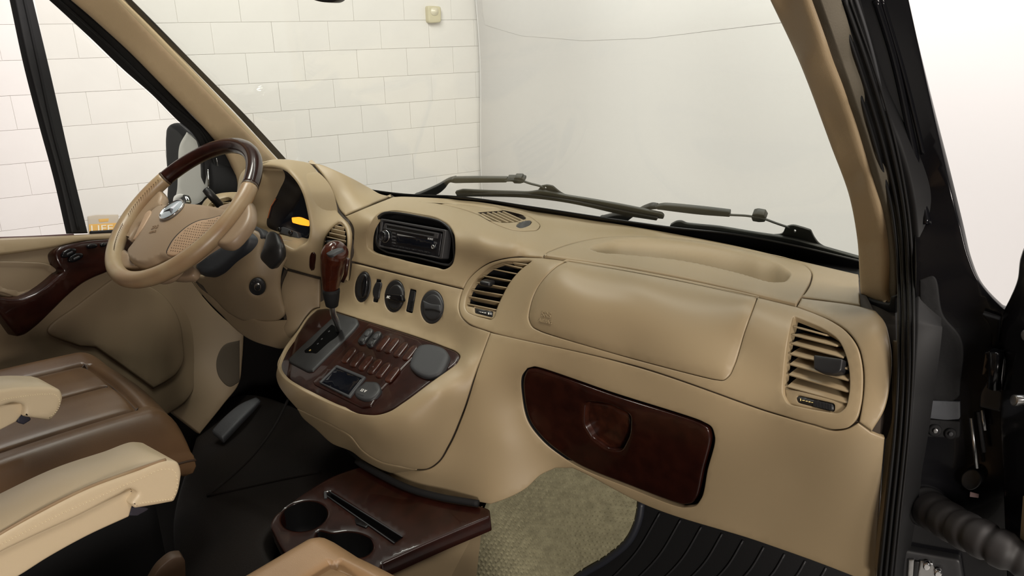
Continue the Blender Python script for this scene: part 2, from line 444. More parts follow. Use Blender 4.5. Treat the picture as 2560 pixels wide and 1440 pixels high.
# painted sign board glimpsed over the door
sg = thing('wall_sign', 'torn orange and grey paper sign seen low through the driver window', 'sign', tuple(SW.pt(258, 560)))
panel('board', [(219, 542, 0), (240, 538, 0), (296, 537, 0), (298, 582, 0), (222, 584, 0)], SW, mat('grey sign paper', (.55, .47, .38), .7), sg, off=.01, r=1, step=9, thick=.008)
ORG = mat('orange sign print', (.72, .42, .12), .7)
panel('print_block', [(246, 548, 1), (272, 546, 1), (271, 554, 1), (248, 556, 1)], SW, ORG, sg, off=.0115, r=.5, step=6, thick=.001)
panel('print_block', [(222, 561, 0), (297, 557, 0), (297, 581, 0), (223, 583, 0)], SW, ORG, sg, off=.0112, r=.5, step=6, thick=.001)
text('lettering', 'LIFE', SW, 226, 580, 17, (30, -1), mat('cream sign print', (.86, .8, .66), .6), sg, off=.0125, ext=.0005, font_scale_x=1.25)
# ------------------------------------------------------------ dashboard
D = TPS([(1000, 489, 'Z', .755), (1141, 496, 'Z', .755), (1328, 523, 'Z', .755), (1492, 549, 'Z', .755), (1675, 580, 'Z', .755), (1844, 613, 'Z', .755),
         (1984, 646, 'Z', .755), (2144, 683, 'Z', .755), (965, 480, 'Z', .76),
         (1365, 636, 'Z', .768), (1405, 648, 'Z', .768), (1600, 684, 'Z', .768), (1890, 735, 'Z', .768), (2000, 764, 'Z', .768),
         (1000, 512, 'Z', .788), (1120, 540, 'Z', .784), (900, 520, 'Z', .786), (870, 540, 'Y', 1.115), (1200, 590, 'Z', .782), (1260, 545, 'Z', .775),
         (1290, 615, 'Z', .779), (1430, 605, 'Z', .768), (1700, 640, 'Z', .766), (1900, 680, 'Z', .765),
         (880, 657, 'Y', 1.09), (1017, 688, 'Y', 1.075), (1155, 721, 'Y', 1.065), (930, 600, 'Y', 1.105), (1035, 600, 'Y', 1.112), (1150, 640, 'Y', 1.09), (1040, 545, 'Y', 1.14), (1110, 560, 'Y', 1.125), (950, 530, 'Y', 1.135),
         (1215, 660, 'Y', 1.085), (1300, 645, 'Y', 1.09),
         (1345, 820, 'Y', .995), (1567, 882, 'Y', .985), (1800, 945, 'Y', .962), (1885, 742, 'Y', 1.07),
         (1840, 860, 'Y', 1.0),
         (1150, 775, 'Y', 1.03), (1225, 829, 'Y', 1.0), (1605, 919, 'Y', .975), (1990, 1010, 'Y', .935), (2122, 1068, 'Y', .915),
         (1960, 790, 'Y', 1.035), (2040, 850, 'Y', .99), (2110, 1060, 'Y', .917), (1960, 960, 'Y', .96), (2100, 860, 'Y', .975), (2130, 960, 'Y', .94),
         (2190, 775, 'Y', 1.02), (2215, 830, 'Y', .975), (2226, 930, 'Y', .945), (2185, 1080, 'Y', .918), (2212, 1100, 'Y', .925),
         (1318, 921, 'Y', .972), (1772, 1065, 'Y', .945), (1735, 1262, 'Y', .965), (1309, 1000, 'Y', .98), (1540, 1060, 'Y', .962),
         (1596, 1259, 'Y', .985), (1900, 1360, 'Y', .965), (2130, 1440, 'Y', .94), (2200, 1300, 'Y', .935), (2000, 1200, 'Y', .94),
         (1400, 1172, 'Y', .985), (1180, 950, 'Y', .945), (1130, 1100, 'Y', .915), (1062, 1174, 'Y', .885), (1250, 1100, 'Y', .94), (1220, 1262, 'Y', .905), (1100, 1240, 'Y', .90), (920, 1165, 'Y', .89)], lam=8e-4)
dash = thing('dashboard', 'beige moulded dashboard across the van cab with dark wood trim', 'dashboard', (0, 1.1, .6))
G1 = 1.1
RADIO_RIM = [(906, 618), (924, 551), (947, 526), (976, 519), (1040, 526), (1099, 540), (1124, 556), (1137, 579), (1141, 605), (1138, 640), (1130, 664), (1110, 676), (1085, 671), (1000, 651), (914, 632)]
RADIO_RIM = [(918, 605), (927, 556), (946, 533), (974, 526), (1040, 533), (1099, 547), (1122, 561), (1134, 583), (1137, 606), (1136, 640), (1129, 662), (1111, 673), (1085, 668), (1000, 648), (932, 630), (920, 620)]
TOPVENT = [(1050, 503, 0), (1100, 504), (1197, 515), (1280, 526), (1336, 547), (1351, 564), (1345, 573), (1322, 577), (1280, 574), (1238, 559), (1197, 537), (1141, 518), (1090, 507)]
TRAY = [(1357, 642, 0), (1369, 631, 4), (1402, 618), (1469, 600), (1539, 591), (1609, 590), (1703, 597), (1797, 611), (1891, 632), (1975, 651), (2017, 667), (2030, 684), (2027, 705), (2015, 728), (1991, 764, 0), (1896, 741), (1671, 690), (1500, 661)]
BOWL = [(1473, 625), (1516, 607), (1586, 599), (1680, 604), (1797, 621), (1891, 645), (1955, 668), (1978, 690), (1966, 706), (1938, 710), (1844, 686), (1703, 655), (1563, 640), (1492, 633)]
up_out = [(983, 490, 0), (1000, 489), (1141, 496), (1328, 523), (1492, 549), (1675, 580), (1844, 613), (1984, 646), (2146, 684, 0), (2150, 762, 0), (2003, 741, 0),
          (2015, 728), (2027, 705), (2030, 684), (2017, 667), (1975, 651), (1891, 632), (1797, 611), (1703, 597), (1609, 590), (1539, 591), (1469, 600), (1402, 618), (1369, 631, 0), (1357, 642, 0),
          (1350, 642), (1292, 643), (1255, 648), (1217, 660), (1186, 681), (1167, 702), (1157, 721, 0), (1017, 688), (876, 653, 0), (877, 640), (883, 592), (882, 571), (874, 555), (861, 540, 0), (920, 515)]
panel('upper_pad', up_out, D, BEIGE, dash, holes=[RADIO_RIM, TOPVENT], g=G1, r=3, step=11)
def bowl_fn(P):
    q = curve(BOWL, 2); d = np.where(inside(P, q), mindist(P, q), 0); u = np.clip(d/28, 0, 1)
    return -.075*(u*u*(3-2*u))
tp = panel('tray_pad', TRAY, D, BEIGE, dash, g=1.6, r=4, off=.0024, step=3.4, fn=bowl_fn)
VC = [(1329, 652, 0), (1251, 658), (1222, 670), (1202, 686), (1184, 705), (1171, 727), (1164, 752), (1163, 768), (1168, 778), (1182, 786), (1227, 799, 6), (1235, 793, 4), (1240, 775), (1255, 740), (1275, 704), (1302, 673)]
VS = [(1983, 789, 8), (2018, 803), (2062, 824), (2095, 850), (2115, 893), (2123, 940), (2121, 990), (2112, 1020), (2095, 1035, 14), (2030, 1024), (1967, 1010, 14), (1957, 985), (1960, 915), (1967, 860)]
AIR = [(1419, 650, 0), (1392, 664), (1362, 691), (1338, 725), (1323, 768), (1320, 798), (1329, 817), (1348, 828), (1520, 881), (1789, 950), (1809, 951), (1823, 940), (1836, 914), (1862, 829), (1895, 741, 0), (1671, 694), (1530, 668)]
vs_out = [(1157, 721), (1167, 702), (1186, 681), (1217, 660), (1255, 648), (1292, 643), (1357, 643, 0), (1500, 662), (1671, 692), (1896, 742), (1991, 765, 0), (2037, 782), (2080, 802), (2115, 827), (2142, 865), (2155, 915), (2157, 965), (2152, 1015), (2142, 1048), (2122, 1069), (2092, 1075), (2030, 1061), (1930, 1032), (1605, 920), (1225, 830), (1167, 806), (1152, 790), (1146, 771), (1149, 746)]
panel('passenger_fascia', vs_out, D, BEIGE2, dash, holes=[VC, AIR, VS], g=G1, r=3, step=11)
ab = panel('airbag_cover', AIR, D, BEIGE2, dash, g=1.6, r=3.5, step=11, bulge=(.004, 50), label='passenger airbag cover moulded SRS AIRBAG')
text('lettering', 'SRS', D, 1352, 790, 13, (40, 8), BEIGE, ab, off=.0052, ext=.0005, font_scale_x=1.25)
text('lettering', 'AIRBAG', D, 1346, 803, 8, (40, 9), BEIGE, ab, off=.0052, ext=.0005, font_scale_x=1.2)
R_out = [(1225, 830, 0), (1605, 921), (1930, 1033), (2030, 1062), (2092, 1077), (2122, 1071), (2145, 1057, 0), (2180, 1082, 0), (2213, 1095, 0), (2205, 1180), (2196, 1300), (2188, 1450, 0), (2150, 1449, 0), (2060, 1414), (1900, 1357), (1596, 1257), (1463, 1187), (1430, 1172, 0), (1389, 1172, 0), (1354, 1188), (1315, 1223), (1262, 1250), (1226, 1262, 0), (1150, 1248), (1098, 1240), (1025, 1220), (953, 1188), (895, 1152, 0), (948, 1155), (1000, 1168), (1042, 1176), (1070, 1174), (1095, 1157), (1122, 1115), (1153, 1045), (1195, 915)]
DRW = [(1318, 921, 0), (1334, 917), (1533, 982), (1755, 1054), (1778, 1068), (1786, 1092), (1768, 1175), (1752, 1247), (1738, 1265), (1711, 1269), (1570, 1219), (1414, 1148), (1355, 1101), (1320, 1054), (1306, 997), (1306, 937)]
panel('lower_panel', R_out, D, BEIGE2, dash, holes=[DRW], g=G1, r=3, step=12)
well('drawer_bay', DRW, D, BLK, dash, depth=.03, shrink=1)
DRW2 = [(1319, 924), (1335, 922), (1533, 988), (1752, 1060), (1770, 1073), (1776, 1092), (1758, 1173), (1741, 1243), (1730, 1258), (1711, 1262), (1572, 1214), (1416, 1144), (1358, 1097), (1324, 1051), (1310, 997), (1310, 940)]
HND = [(1463, 1003, 12), (1520, 1011), (1578, 1036, 16), (1574, 1085), (1554, 1130, 14), (1520, 1122), (1482, 1097, 10), (1463, 1062)]
dr = panel('glove_drawer', DRW2, D, WOOD, dash, holes=[HND], r=6, step=12, off=.001, label='dark wood veneer drawer with recessed pull')
hw = panel('drawer_handle', HND, Off(D, -.011), WOODB, dr, g=.5, r=5, off=0, step=8)
well('handle_recess', HND, D, WOODB, dr, depth=.011, shrink=1, cap=False)
E_out = [(2003, 742, 0), (2150, 763), (2190, 774, 4), (2212, 800), (2226, 850), (2231, 905), (2227, 950), (2210, 1030), (2180, 1081, 0), (2146, 1056, 0), (2153, 1017), (2158, 965), (2156, 915), (2143, 865), (2116, 827), (2081, 802), (2038, 782), (1992, 764, 0)]
panel('end_cap', E_out, D, BEIGE2, dash, g=G1, r=5, step=9)
DFR = [(2187, 832), (2196, 850), (2212, 880), (2220, 918), (2220, 950), (2208, 966), (2203, 950), (2198, 900), (2190, 860)]
panel('end_filler', [(2160, 700, 0), (2238, 740, 0), (2242, 900), (2238, 1100, 0), (2150, 1090, 0)], Off(D, -.018), GAP, dash, r=2, step=14, thick=.002)
panel('dash_core', [(870, 540, 0), (985, 492, 0), (1141, 500), (1328, 527), (1675, 584), (1984, 650), (2142, 690, 0), (2185, 776, 0), (2222, 850), (2226, 905), (2205, 1030), (2200, 1100), (2180, 1435, 0), (1596, 1252, 0), (1430, 1168), (1390, 1168), (1262, 1244, 0), (1040, 1222), (905, 1150), (1040, 1168), (1090, 1150), (1150, 1045), (1215, 900), (1236, 838, 0), (1175, 812), (1150, 780), (1158, 725, 0), (880, 655, 0), (880, 590)], Off(D, -.006), GAP, dash,
      holes=[RADIO_RIM, VC, VS, DRW, [(x+(x-1720)*.03, y+(y-650)*.2) for x, y in BOWL], TOPVENT], r=2, step=24, thick=.002)

V, F = box_geo((0, 1.36, .53), (.84, 0, 0), (0, .13, 0), (0, 0, .20), .1); mesh('light_leak_block', V, F, BLKM, dash)  # unseen box added behind the dash to stop light leaking through seams
panel('stack_core', [(800, 690, 0), (1150, 722, 0), (1150, 800), (1215, 830), (1150, 1050), (1060, 1165), (1000, 1160), (900, 1120), (740, 1015), (700, 950), (745, 830), (790, 775)], Off(K, -.03), GAP, dash, r=2, step=24, thick=.002) if 0 else None
# vents
def air_vent(name, outl, S, slats, depth, label=None, tilt=.35, chord=.016, parent=dash):
    v = well(name, outl, S, BEIGE2, parent, depth=depth*.35, shrink=1, cap=False, label=label)
    well('vent_duct', outl, Off(S, -depth*.3), BLKM, v, depth=depth, shrink=4)
    for a, b in slats:
        A = S.pt(*a); B = S.pt(*b); n = S.N([((a[0]+b[0])/2, (a[1]+b[1])/2)])[0]
        ex = (B-A)/2; up = np.cross(n, ex); up /= np.linalg.norm(up); up = up if up[2] > 0 else -up
        d = -n*math.cos(tilt)+up*math.sin(tilt); d -= ex*(d @ ex)/(ex @ ex); d /= np.linalg.norm(d)
        w = np.cross(d, ex); w /= np.linalg.norm(w)
        box('slat', (A+B)/2-n*.003+d*chord*.5, ex, d*chord*.5, w*.0011, BEIGE2, v, bev=.3)
    return v
vc = air_vent('air_vent', VC, D, [((1280, 655), (1322, 660)), ((1252, 658), (1309, 671)), ((1223, 671), (1292, 685)), ((1203, 688), (1280, 702)), ((1187, 704), (1269, 719)), ((1176, 722), (1260, 737)), ((1169, 739), (1252, 755)), ((1165, 757), (1246, 774))], .03, 'centre passenger vent with thumbwheel', tilt=-.1)
def bar(nm, px, S, m, par, **k): return panel(nm, px, S, m, par, **k)
panel('vent_sill', [(1164, 764, 0), (1242, 779, 0), (1236, 799, 5), (1180, 788, 0), (1165, 777)], Off(D, -.004), BEIGE2, vc, holes=[[(1186, 767, 4), (1232, 777, 4), (1231, 794, 4), (1186, 782, 4)]], r=1.5, step=10)
th = panel('thumbwheel', [(1186, 766, 5), (1232, 776, 5), (1231, 795, 5), (1186, 783, 5)], Off(D, -.006), BLK, vc, r=1.5, bulge=(.003, 8), step=6)
for k, w in enumerate((1, 2, 3.5, 6, 2.2, 5)):
    x = (1198, 1201.5, 1206, 1212, 1221, 1226)[k]; h = 5 if k == 4 else 1.6
    panel('dial_mark', [(x-w/2, 779+(x-1198)*.2-h/2, 0), (x+w/2, 779.4+(x-1198)*.2-h/2, 0), (x+w/2, 779.4+(x-1198)*.2+h/2, 0), (x-w/2, 779+(x-1198)*.2+h/2, 0)], Off(D, -.0025), WHITE, vc, r=.3, step=5, thick=.0005)
tab = box('tilt_tab', D.pt(1222, 706)+[0, -.004, 0], (.012, 0, .0), (0, .010, 0), (0, 0, .005), BLK, vc, bev=.4)
vs = air_vent('air_vent', VS, D, [((1981, 812), (2064, 834)), ((1977, 834), (2090, 862)), ((1974, 857), (2105, 892)), ((1971, 884), (2115, 921)), ((1970, 910), (2119, 951)), ((1968, 936), (2119, 980)), ((1964, 966), (2116, 1008))], .04, 'passenger side vent with black tilt tab', tilt=.8, chord=.026)
panel('vent_sill', [(1961, 968, 0), (2119, 1010, 0), (2112, 1024), (2095, 1036, 10), (2030, 1025), (1968, 1010, 8)], Off(D, -.006), BEIGE2, vs, holes=[[(1992, 987, 8), (2087, 1009, 8), (2086, 1031, 8), (1992, 1006, 8)]], r=2, step=9)
panel('thumbwheel', [(1991, 986, 8), (2088, 1008, 8), (2087, 1032, 8), (1991, 1007, 8)], Off(D, -.009), BLK, vs, r=1.5, bulge=(.004, 9), step=6)
mb = MB()
for k in range(12):
    x = 2036+k*3.8; y = 1008+(x-2036)*.23; S0 = Off(D, -.0048)
    mb.add(*box_geo(S0.pt(x, y), (S0.pt(x+.9, y)-S0.pt(x-.9, y))/2, S0.N([(x, y)])[0]*.001, (S0.pt(x, y+8)-S0.pt(x, y-8))/2, 0))
o = mb.build('wheel_ribs', GREY, vs, False); o['kind'] = 'stuff'
for k, w in enumerate((2, 6, 5, 5, 5)):
    x = (2001, 2008, 2016, 2023, 2030)[k]; h = (6, 2, 2, 2.4, 1.6)[k]; y = 999+(x-2001)*.24
    panel('dial_mark', [(x-w/2, y-h/2, 0), (x+w/2, y+.5-h/2, 0), (x+w/2, y+.5+h/2, 0), (x-w/2, y-h/2+h, 0)], Off(D, -.0045), mat('amber marking', (.75, .6, .25), .5), vs, r=.3, step=5, thick=.0005)
panel('tilt_tab', [(2033, 886, 4), (2106, 897, 4), (2102, 928, 8), (2085, 934), (2050, 930), (2033, 922, 6)], Off(D, .006), BLK, vs, r=4, step=8, thick=.02)
# small grille in the top pad
tv = panel('top_vent', TOPVENT, D, BEIGE, dash, g=1.4, r=2.5, step=8, holes=[[(1194, 530, 3), (1262, 525, 3), (1294, 532), (1315, 545), (1308, 553, 4), (1252, 555), (1213, 543)], [(1291, 565), (1302, 554), (1330, 554), (1326, 560), (1299, 569)]], label='oval vent insert set in the pad top')
GR = [(1194, 530, 3), (1262, 525, 3), (1294, 532), (1315, 545), (1308, 553, 4), (1252, 555), (1213, 543)]
well('vent_duct', GR, D, GAP, tv, depth=.02, shrink=1)
for a, b in [((1206, 532), (1252, 554)), ((1219, 530), (1270, 554)), ((1232, 529), (1285, 554)), ((1245, 528), (1299, 553)), ((1258, 527), (1309, 550))]:
    A = D.pt(*a); B = D.pt(*b); n = D.N([b])[0]; ex = (B-A)/2; w = np.cross(n, ex); w /= np.linalg.norm(w)
    box('slat', (A+B)/2-n*.005, ex, w*.0022, n*.0045, BEIGE2, tv, bev=.2)
panel('thumbwheel', [(1290, 566), (1300, 556), (1328, 553), (1325, 560), (1299, 570)], D, BLK, tv, r=1.5, step=5, bulge=(.004, 7), thick=.012)

# ------------------------------------------------------------ centre stack with console
K = TPS([(880, 657, D, 0), (950, 673, D, 0), (1017, 688, D, 0), (1085, 704, D, 0), (1155, 721, D, 0), (1149, 746, D, 0), (1150, 775, D, 0), (1225, 830, D, 0), (1195, 915, D, 0), (1153, 1045, D, 0), (1122, 1115, D, 0), (1062, 1174, D, 0),
         (798, 697, 'Y', 1.10), (906, 716, 'Y', 1.08), (1080, 766, 'Y', 1.045), (800, 740, 'Y', 1.075), (880, 770, 'Y', 1.055), (1000, 810, 'Y', 1.03), (1140, 850, 'Y', 1.005),
         (792, 771, 'Y', 1.045), (900, 795, 'Y', 1.035), (1060, 845, 'Y', 1.01), (1150, 885, 'Y', .985), (1165, 900, 'Y', .96),
         (1077, 957, 'Y', .895), (1007, 1009, 'Y', .85), (938, 1040, 'Y', .828), (833, 1012, 'Y', .822), (747, 970, 'Y', .826), (702, 934, 'Y', .845), (697, 912, 'Y', .865), (747, 827, 'Y', .975),
         (1100, 985, 'Y', .885), (1020, 1050, 'Y', .84), (940, 1075, 'Y', .822), (830, 1040, 'Y', .82), (740, 1000, 'Y', .83), (690, 945, 'Y', .85),
         (1050, 1100, 'Y', .86), (940, 1120, 'Y', .838), (850, 1070, 'Y', .832), (742, 1022, 'Y', .85), (1120, 1000, 'Y', .90)])
KP = Plane.by3(K.pt(795, 773), K.pt(1147, 886), at(938, 1038, 'Y', .832))
WD = [(792, 773, 6), (812, 771), (900, 797), (1059, 847), (1140, 877, 10), (1152, 890, 8), (1142, 907), (1077, 955), (1007, 1007), (972, 1029), (938, 1038), (903, 1035), (833, 1011), (747, 969), (704, 936), (696, 914), (708, 882), (747, 827), (774, 789)]
C_out = [(799, 698, 0), (872, 700, 0), (878, 657, 0), (1017, 690), (1156, 722, 0), (1149, 746), (1146, 771), (1152, 790), (1167, 806), (1225, 830, 0), (1195, 915), (1153, 1045), (1122, 1115), (1095, 1157), (1070, 1173), (1042, 1175), (1000, 1167), (948, 1154), (903, 1125), (875, 1091), (833, 1066), (740, 1022, 0), (712, 990), (693, 960), (688, 940), (692, 915), (704, 880), (742, 826), (768, 787), (783, 772), (798, 768, 0)]
KN = [ell(906, 717, 19.5, 38.5, 8), ell(985.5, 740, 25, 40.5, 6), ell(1079.5, 767, 29, 42, 4)]
SL = [[(941, 698, 2), (952, 700, 2), (943, 756, 2), (932, 754, 2)], [(1025, 722, 3), (1040, 726, 3), (1030, 783, 3), (1014, 778, 3)]]
cs = panel('centre_stack', C_out, K, BEIGE, dash, holes=[WD]+KN+SL, g=G1, r=2.5, step=11)
LIP = [(742, 1022, 0), (833, 1067), (875, 1092), (903, 1126), (948, 1155), (1000, 1168), (1042, 1176, 0), (953, 1188, 0), (917, 1163), (882, 1132), (827, 1108), (792, 1076), (752, 1040)]
KL = TPS([(742, 1022, 'Y', .862), (833, 1067, 'Y', .845), (903, 1126, 'Y', .85), (948, 1155, 'Y', .855), (1042, 1176, 'Y', .88), (953, 1188, 'Y', .89), (882, 1132, 'Y', .885), (827, 1108, 'Y', .88), (752, 1040, 'Y', .875)])
panel('console_underside', LIP, KL, BEIGE2, dash, r=2, step=10)
# heater knobs
for i, (cx, cy, a, b, an) in enumerate([(906, 717, 19.5, 38.5, 8), (985.5, 740, 25, 40.5, 6), (1079.5, 767, 29, 42, 4)]):
    kb = panel('heater_knob', ell(cx, cy, a-.5, b-.5, an), K, BLK if i < 2 else GREY, cs, r=3, off=.001, step=8, thick=.02,
               label=['left heater dial turned upright', 'middle heater dial marked A/C', 'right heater dial with curved grip'][i])
    if i == 0:
        panel('grip', ell(908, 716, 7, 27, 8), K, BLKG, cs, r=3, off=.012, step=6, thick=.010)
        panel('knob_cap', ell(904, 715, 15, 30, 8), K, BLK, cs, r=4, off=.006, step=8, thick=.007)
    if i == 1:
        panel('grip', [(962, 733, 4), (1002, 737, 4), (1006, 752, 6), (996, 756, 6), (961, 745, 4)], K, BLKG, cs, r=3, off=.012, step=6, thick=.009)
        panel('knob_cap', ell(986, 742, 19, 31, 6), K, BLK, cs, r=4, off=.006, step=8, thick=.007)
        text('lettering', 'A/C', K, 966, 745, 6.5, (30, 5), WHITE, cs, off=.0126, font_scale_x=.9)
    if i == 2:
        panel('knob_cap', ell(1080, 767, 23.5, 31.5, 4), K, GREY, cs, r=2.5, off=.005, step=8, thick=.006)
        panel('grip', [(1056, 751, 0), (1074, 759), (1099, 762, 0), (1100, 779, 0), (1085, 774), (1060, 772, 0)], K, GREYL, cs, r=2, off=.008, step=6, thick=.005)
for i, q in enumerate(SL):
    well('slot_well', q, K, BLKM, cs, depth=.01, shrink=.5)
    if i == 0: panel('slider_wheel', [(940, 706), (950, 706), (947, 730), (943, 747), (936, 746), (931, 733), (934, 716)], K, BLK, cs, r=2, off=.004, step=5, thick=.012)
    else:
        panel('slider_wheel', [(1027, 725, 2), (1038, 728, 2), (1029, 780, 2), (1016, 776, 2)], Off(K, -.002), BLK, cs, r=1.5, step=6)
        mb = MB()
        for k in range(9):
            y = 752+k*3; x = 1030-k*.75
            mb.add(*box_geo(K.pt(x, y), (K.pt(x+5, y+1.2)-K.pt(x-5, y-1.2))/2, K.N([(x, y)])[0]*.0012, (K.pt(x, y+.8)-K.pt(x, y-.8))/2, 0))
        o = mb.build('wheel_ribs', BLK, cs, False); o['kind'] = 'stuff'
# wood plate with its switches
wp = panel('wood_console_plate', WD, KP, WOOD, dash, g=.8, r=4, off=.003, step=12, holes=[], label='dark wood console plate with switches and gear gate')
GATE = [(823, 799, 0), (842, 781, 3), (892, 795, 5), (896, 806), (889, 818), (781, 927, 3), (768, 929, 5), (722, 905, 3), (720, 898), (730, 886)]
gt = panel('gear_gate', GATE, KP, GATEM, wp, r=4, off=.007, step=10, thick=.006, label='charcoal gear gate')
panel('gate_slot', [(829, 810, 3), (850, 823, 3), (846, 836), (820, 857), (790, 884, 4), (781, 882, 0), (762, 882, 2), (760, 876, 2), (776, 864), (806, 832)], KP, mat('slot black', (.0015, .0015, .0015), .9, spec=.05), wp, off=.0078, r=1.5, step=8, thick=.002)
for i, (x, y) in enumerate([(822, 828), (804, 847), (794, 859)]):
    panel('gate_mark', [(x-2.5, y+1, 0), (x+1.5, y-2, 0), (x+3, y-.5, 0), (x-1, y+2.5, 0)], KP, GREYL, wp, off=.0085, r=.3, thick=.0004, step=4)
text('gate_letter', 'D', KP, 772, 877, 5, (10, 2), mat('gold marking', (.5, .35, .12), .5), wp, off=.0085)
FRM = [(909, 821, 3), (921, 809, 5), (1044, 849, 3), (1060, 866, 6), (953, 974, 0), (927, 1016, 5), (905, 1019, 3), (785, 961, 3), (781, 953, 3)]
fr = panel('switch_panel', FRM, KP, WOOD, wp, r=3, off=.006, step=11, thick=.003, label='raised wood switch panel')
def switch(nm, cx, cy, m, off, hl=(15, -19), hw=8, **k):
    d = np.array(hl, float); L = np.linalg.norm(d); d /= L; w = np.array([-d[1], d[0]*1.0])
    w = np.array([1.0, .28]); w /= np.linalg.norm(w); c = np.array([cx, cy]); q = []
    for s, a0 in ((1, 90), (-1, 270)):
        for t in (-80, -45, 0, 45, 80):
            tt = math.radians(t); q.append(tuple(c+s*d*(L-hw+hw*math.cos(tt))-s*w*hw*math.sin(tt)*-1))
    return panel(nm, q, KP, m, wp, off=off, step=6, **k)
for i, (x, y) in enumerate([(912.5, 838.5), (933.6, 845.6)]):
    switch('rocker_switch', x, y, BLK, .012, r=2.5, thick=.008)
    switch('rocker_cap', x+5, y-6, GREYL, .0145, hl=(5, -7), hw=5, r=2, thick=.004)
    switch('rocker_cap', x-8, y+10, GREY, .0145, hl=(4, -5), hw=5, r=2, thick=.004)
for (x, y) in [(956.8, 856.7), (979, 862.7), (1001, 872.8), (1024, 881), (871, 887), (892, 897), (913.5, 906), (935.6, 915), (956.8, 924), (980, 935)]:
    switch('switch_blank', x, y, WOODB, .009, r=2.2, thick=.004)
panel('screen_frame', [(841, 911, 3), (914, 941, 3), (873, 994, 4), (796, 955, 3)], KP, GREYL, wp, off=.010, r=2, step=10, thick=.005, holes=[[(839, 918, 0), (904, 945, 0), (871, 986, 0), (803, 955, 0)]])
panel('display_screen', [(839, 918, 0), (904, 945, 0), (871, 986, 0), (803, 955, 0)], KP, SCREEN, wp, off=.0075, r=.5, step=10, thick=.002, g=-1)
sk = panel('power_socket_cap', [(913, 951, 4), (944, 956), (951, 970), (924, 1000), (913, 1001), (887, 988), (885, 979)], KP, GREY, wp, off=.010, r=5, step=7, thick=.009, label='square power socket cap printed 12 V')
text('lettering', '12 V', KP, 899, 977, 8, (30, 9), WHITE, wp, off=.0106)
text('lettering', 'MAX 180W', KP, 892, 985, 3.5, (30, 11), GREYL, wp, off=.0104)
panel('ashtray_cap', [(1050, 861), (1066, 858), (1112, 872), (1121, 886), (1116, 906), (1090, 938), (1074, 942), (1034, 927), (1023, 914), (1026, 896)], KP, GREYL, wp, off=.012, r=6, step=8, thick=.011, label='charcoal lid on the wood plate')

# ------------------------------------------------------------ instrument hood, driver side
H = TPS([(655, 402, 'Y', 1.10), (694, 395, 'Y', 1.11), (760, 400, 'Y', 1.15), (800, 428, 'Y', 1.15), (836, 503, 'Y', 1.135), (861, 541, 'Y', 1.12), (883, 592, D, 0), (870, 705, 'Y', 1.085), (800, 697, 'Y', 1.06), (716, 675, 'Y', 1.03),
         (659, 411, 'Y', 1.045), (723, 425, 'Y', 1.045), (763, 479, 'Y', 1.04), (776, 557, 'Y', 1.03), (768, 607, 'Y', 1.02), (737, 627, 'Y', 1.0), (800, 570, 'Y', 1.045), (620, 470, 'Y', 1.04), (600, 560, 'Y', 1.03)], lam=6e-4)
HOLE = [(640, 418, 0), (659, 410), (694, 412), (723, 425), (746, 448), (763, 479), (773, 517), (777, 557), (775, 585), (768, 607), (753, 618), (737, 627), (700, 612), (640, 590), (618, 574), (612, 540), (622, 480)]
h_out = [(600, 430), (630, 406), (654, 401), (678, 395), (713, 394), (760, 400, 0), (776, 405), (797, 428), (818, 459), (837, 504), (846, 526), (860, 542, 0), (874, 556), (882, 572), (882, 592), (876, 640), (870, 706, 0), (800, 696), (716, 674, 0), (660, 640), (600, 600, 0), (585, 540), (588, 480)]
VL = [(851, 554), (838, 562), (823, 578), (812, 598), (807, 625), (808, 650), (830, 660), (861, 652, 6), (866, 620), (867, 590), (863, 567)]
hd = panel('instrument_hood', h_out, H, BEIGE, dash, holes=[HOLE, VL], g=G1, r=6, step=10, label='arched beige hood around the instruments')
air_vent('air_vent', VL, H, [((838, 561), (862, 566)), ((829, 569), (864, 577)), ((823, 580), (865, 589)), ((817, 591), (865, 602)), ((812, 604), (864, 616)), ((809, 618), (864, 630)), ((808, 633), (863, 644))], .03, 'centre driver vent beside the gear knob', tilt=-.1)
box('vent_tab', H.pt(832, 607), (.014, 0, -.001), (0, .01, 0), (0, 0, .005), BLK, dash, bev=.4)
BP = TPS([(760, 400, 'Y', 1.155), (780, 404, 'Y', 1.165), (836, 503, 'Y', 1.145), (861, 541, 'Y', 1.125), (983, 490, D, 0), (930, 470, 'Y', 1.29), (883, 444, 'Y', 1.22), (836, 422, 'Y', 1.185), (930, 505, 'Y', 1.20), (880, 490, 'Y', 1.17)])
panel('rear_pad', [(774, 404, 0), (796, 407), (836, 422), (883, 444), (930, 470), (949, 481), (982, 489, 0), (920, 514), (862, 539, 0), (848, 524), (838, 502), (819, 458), (798, 427), (777, 404)], BP, BEIGE, dash, g=G1, r=4, step=9)
q = curve(HOLE); q = q if area2(q) < 0 else q[::-1]; m = len(q); A = H.P(q)-H.N(q)*.004; Vv = list(A); Ff = []
LENS = Plane(np.array([-.40, 1.15, .75]), np.array([.0, -1., .35]))
cen = A.mean(0)
for k in (1, 2, 3):
    u = k/3; Vv += list(A+(np.array([0, .085, -.012]))*u+(cen-A)*[.06*u, 0, .06*u])
for k in range(3):
    for i in range(m): j = (i+1) % m; Ff.append((k*m+i, k*m+j, (k+1)*m+j, (k+1)*m+i))
mesh('hood_tunnel', Vv, Ff, BEIGE, hd)
back = np.array(Vv[3*m:])
me = mesh('cluster_backing', list(back)+[back.mean(0)+[0, .03, 0]], [(i, (i+1) % m, m) for i in range(m)], BLK, hd, False)
CL = Plane(back.mean(0)-[0, .012, 0], np.cross(back[0]-back[m//3], back[m//2]-back[m//3]))
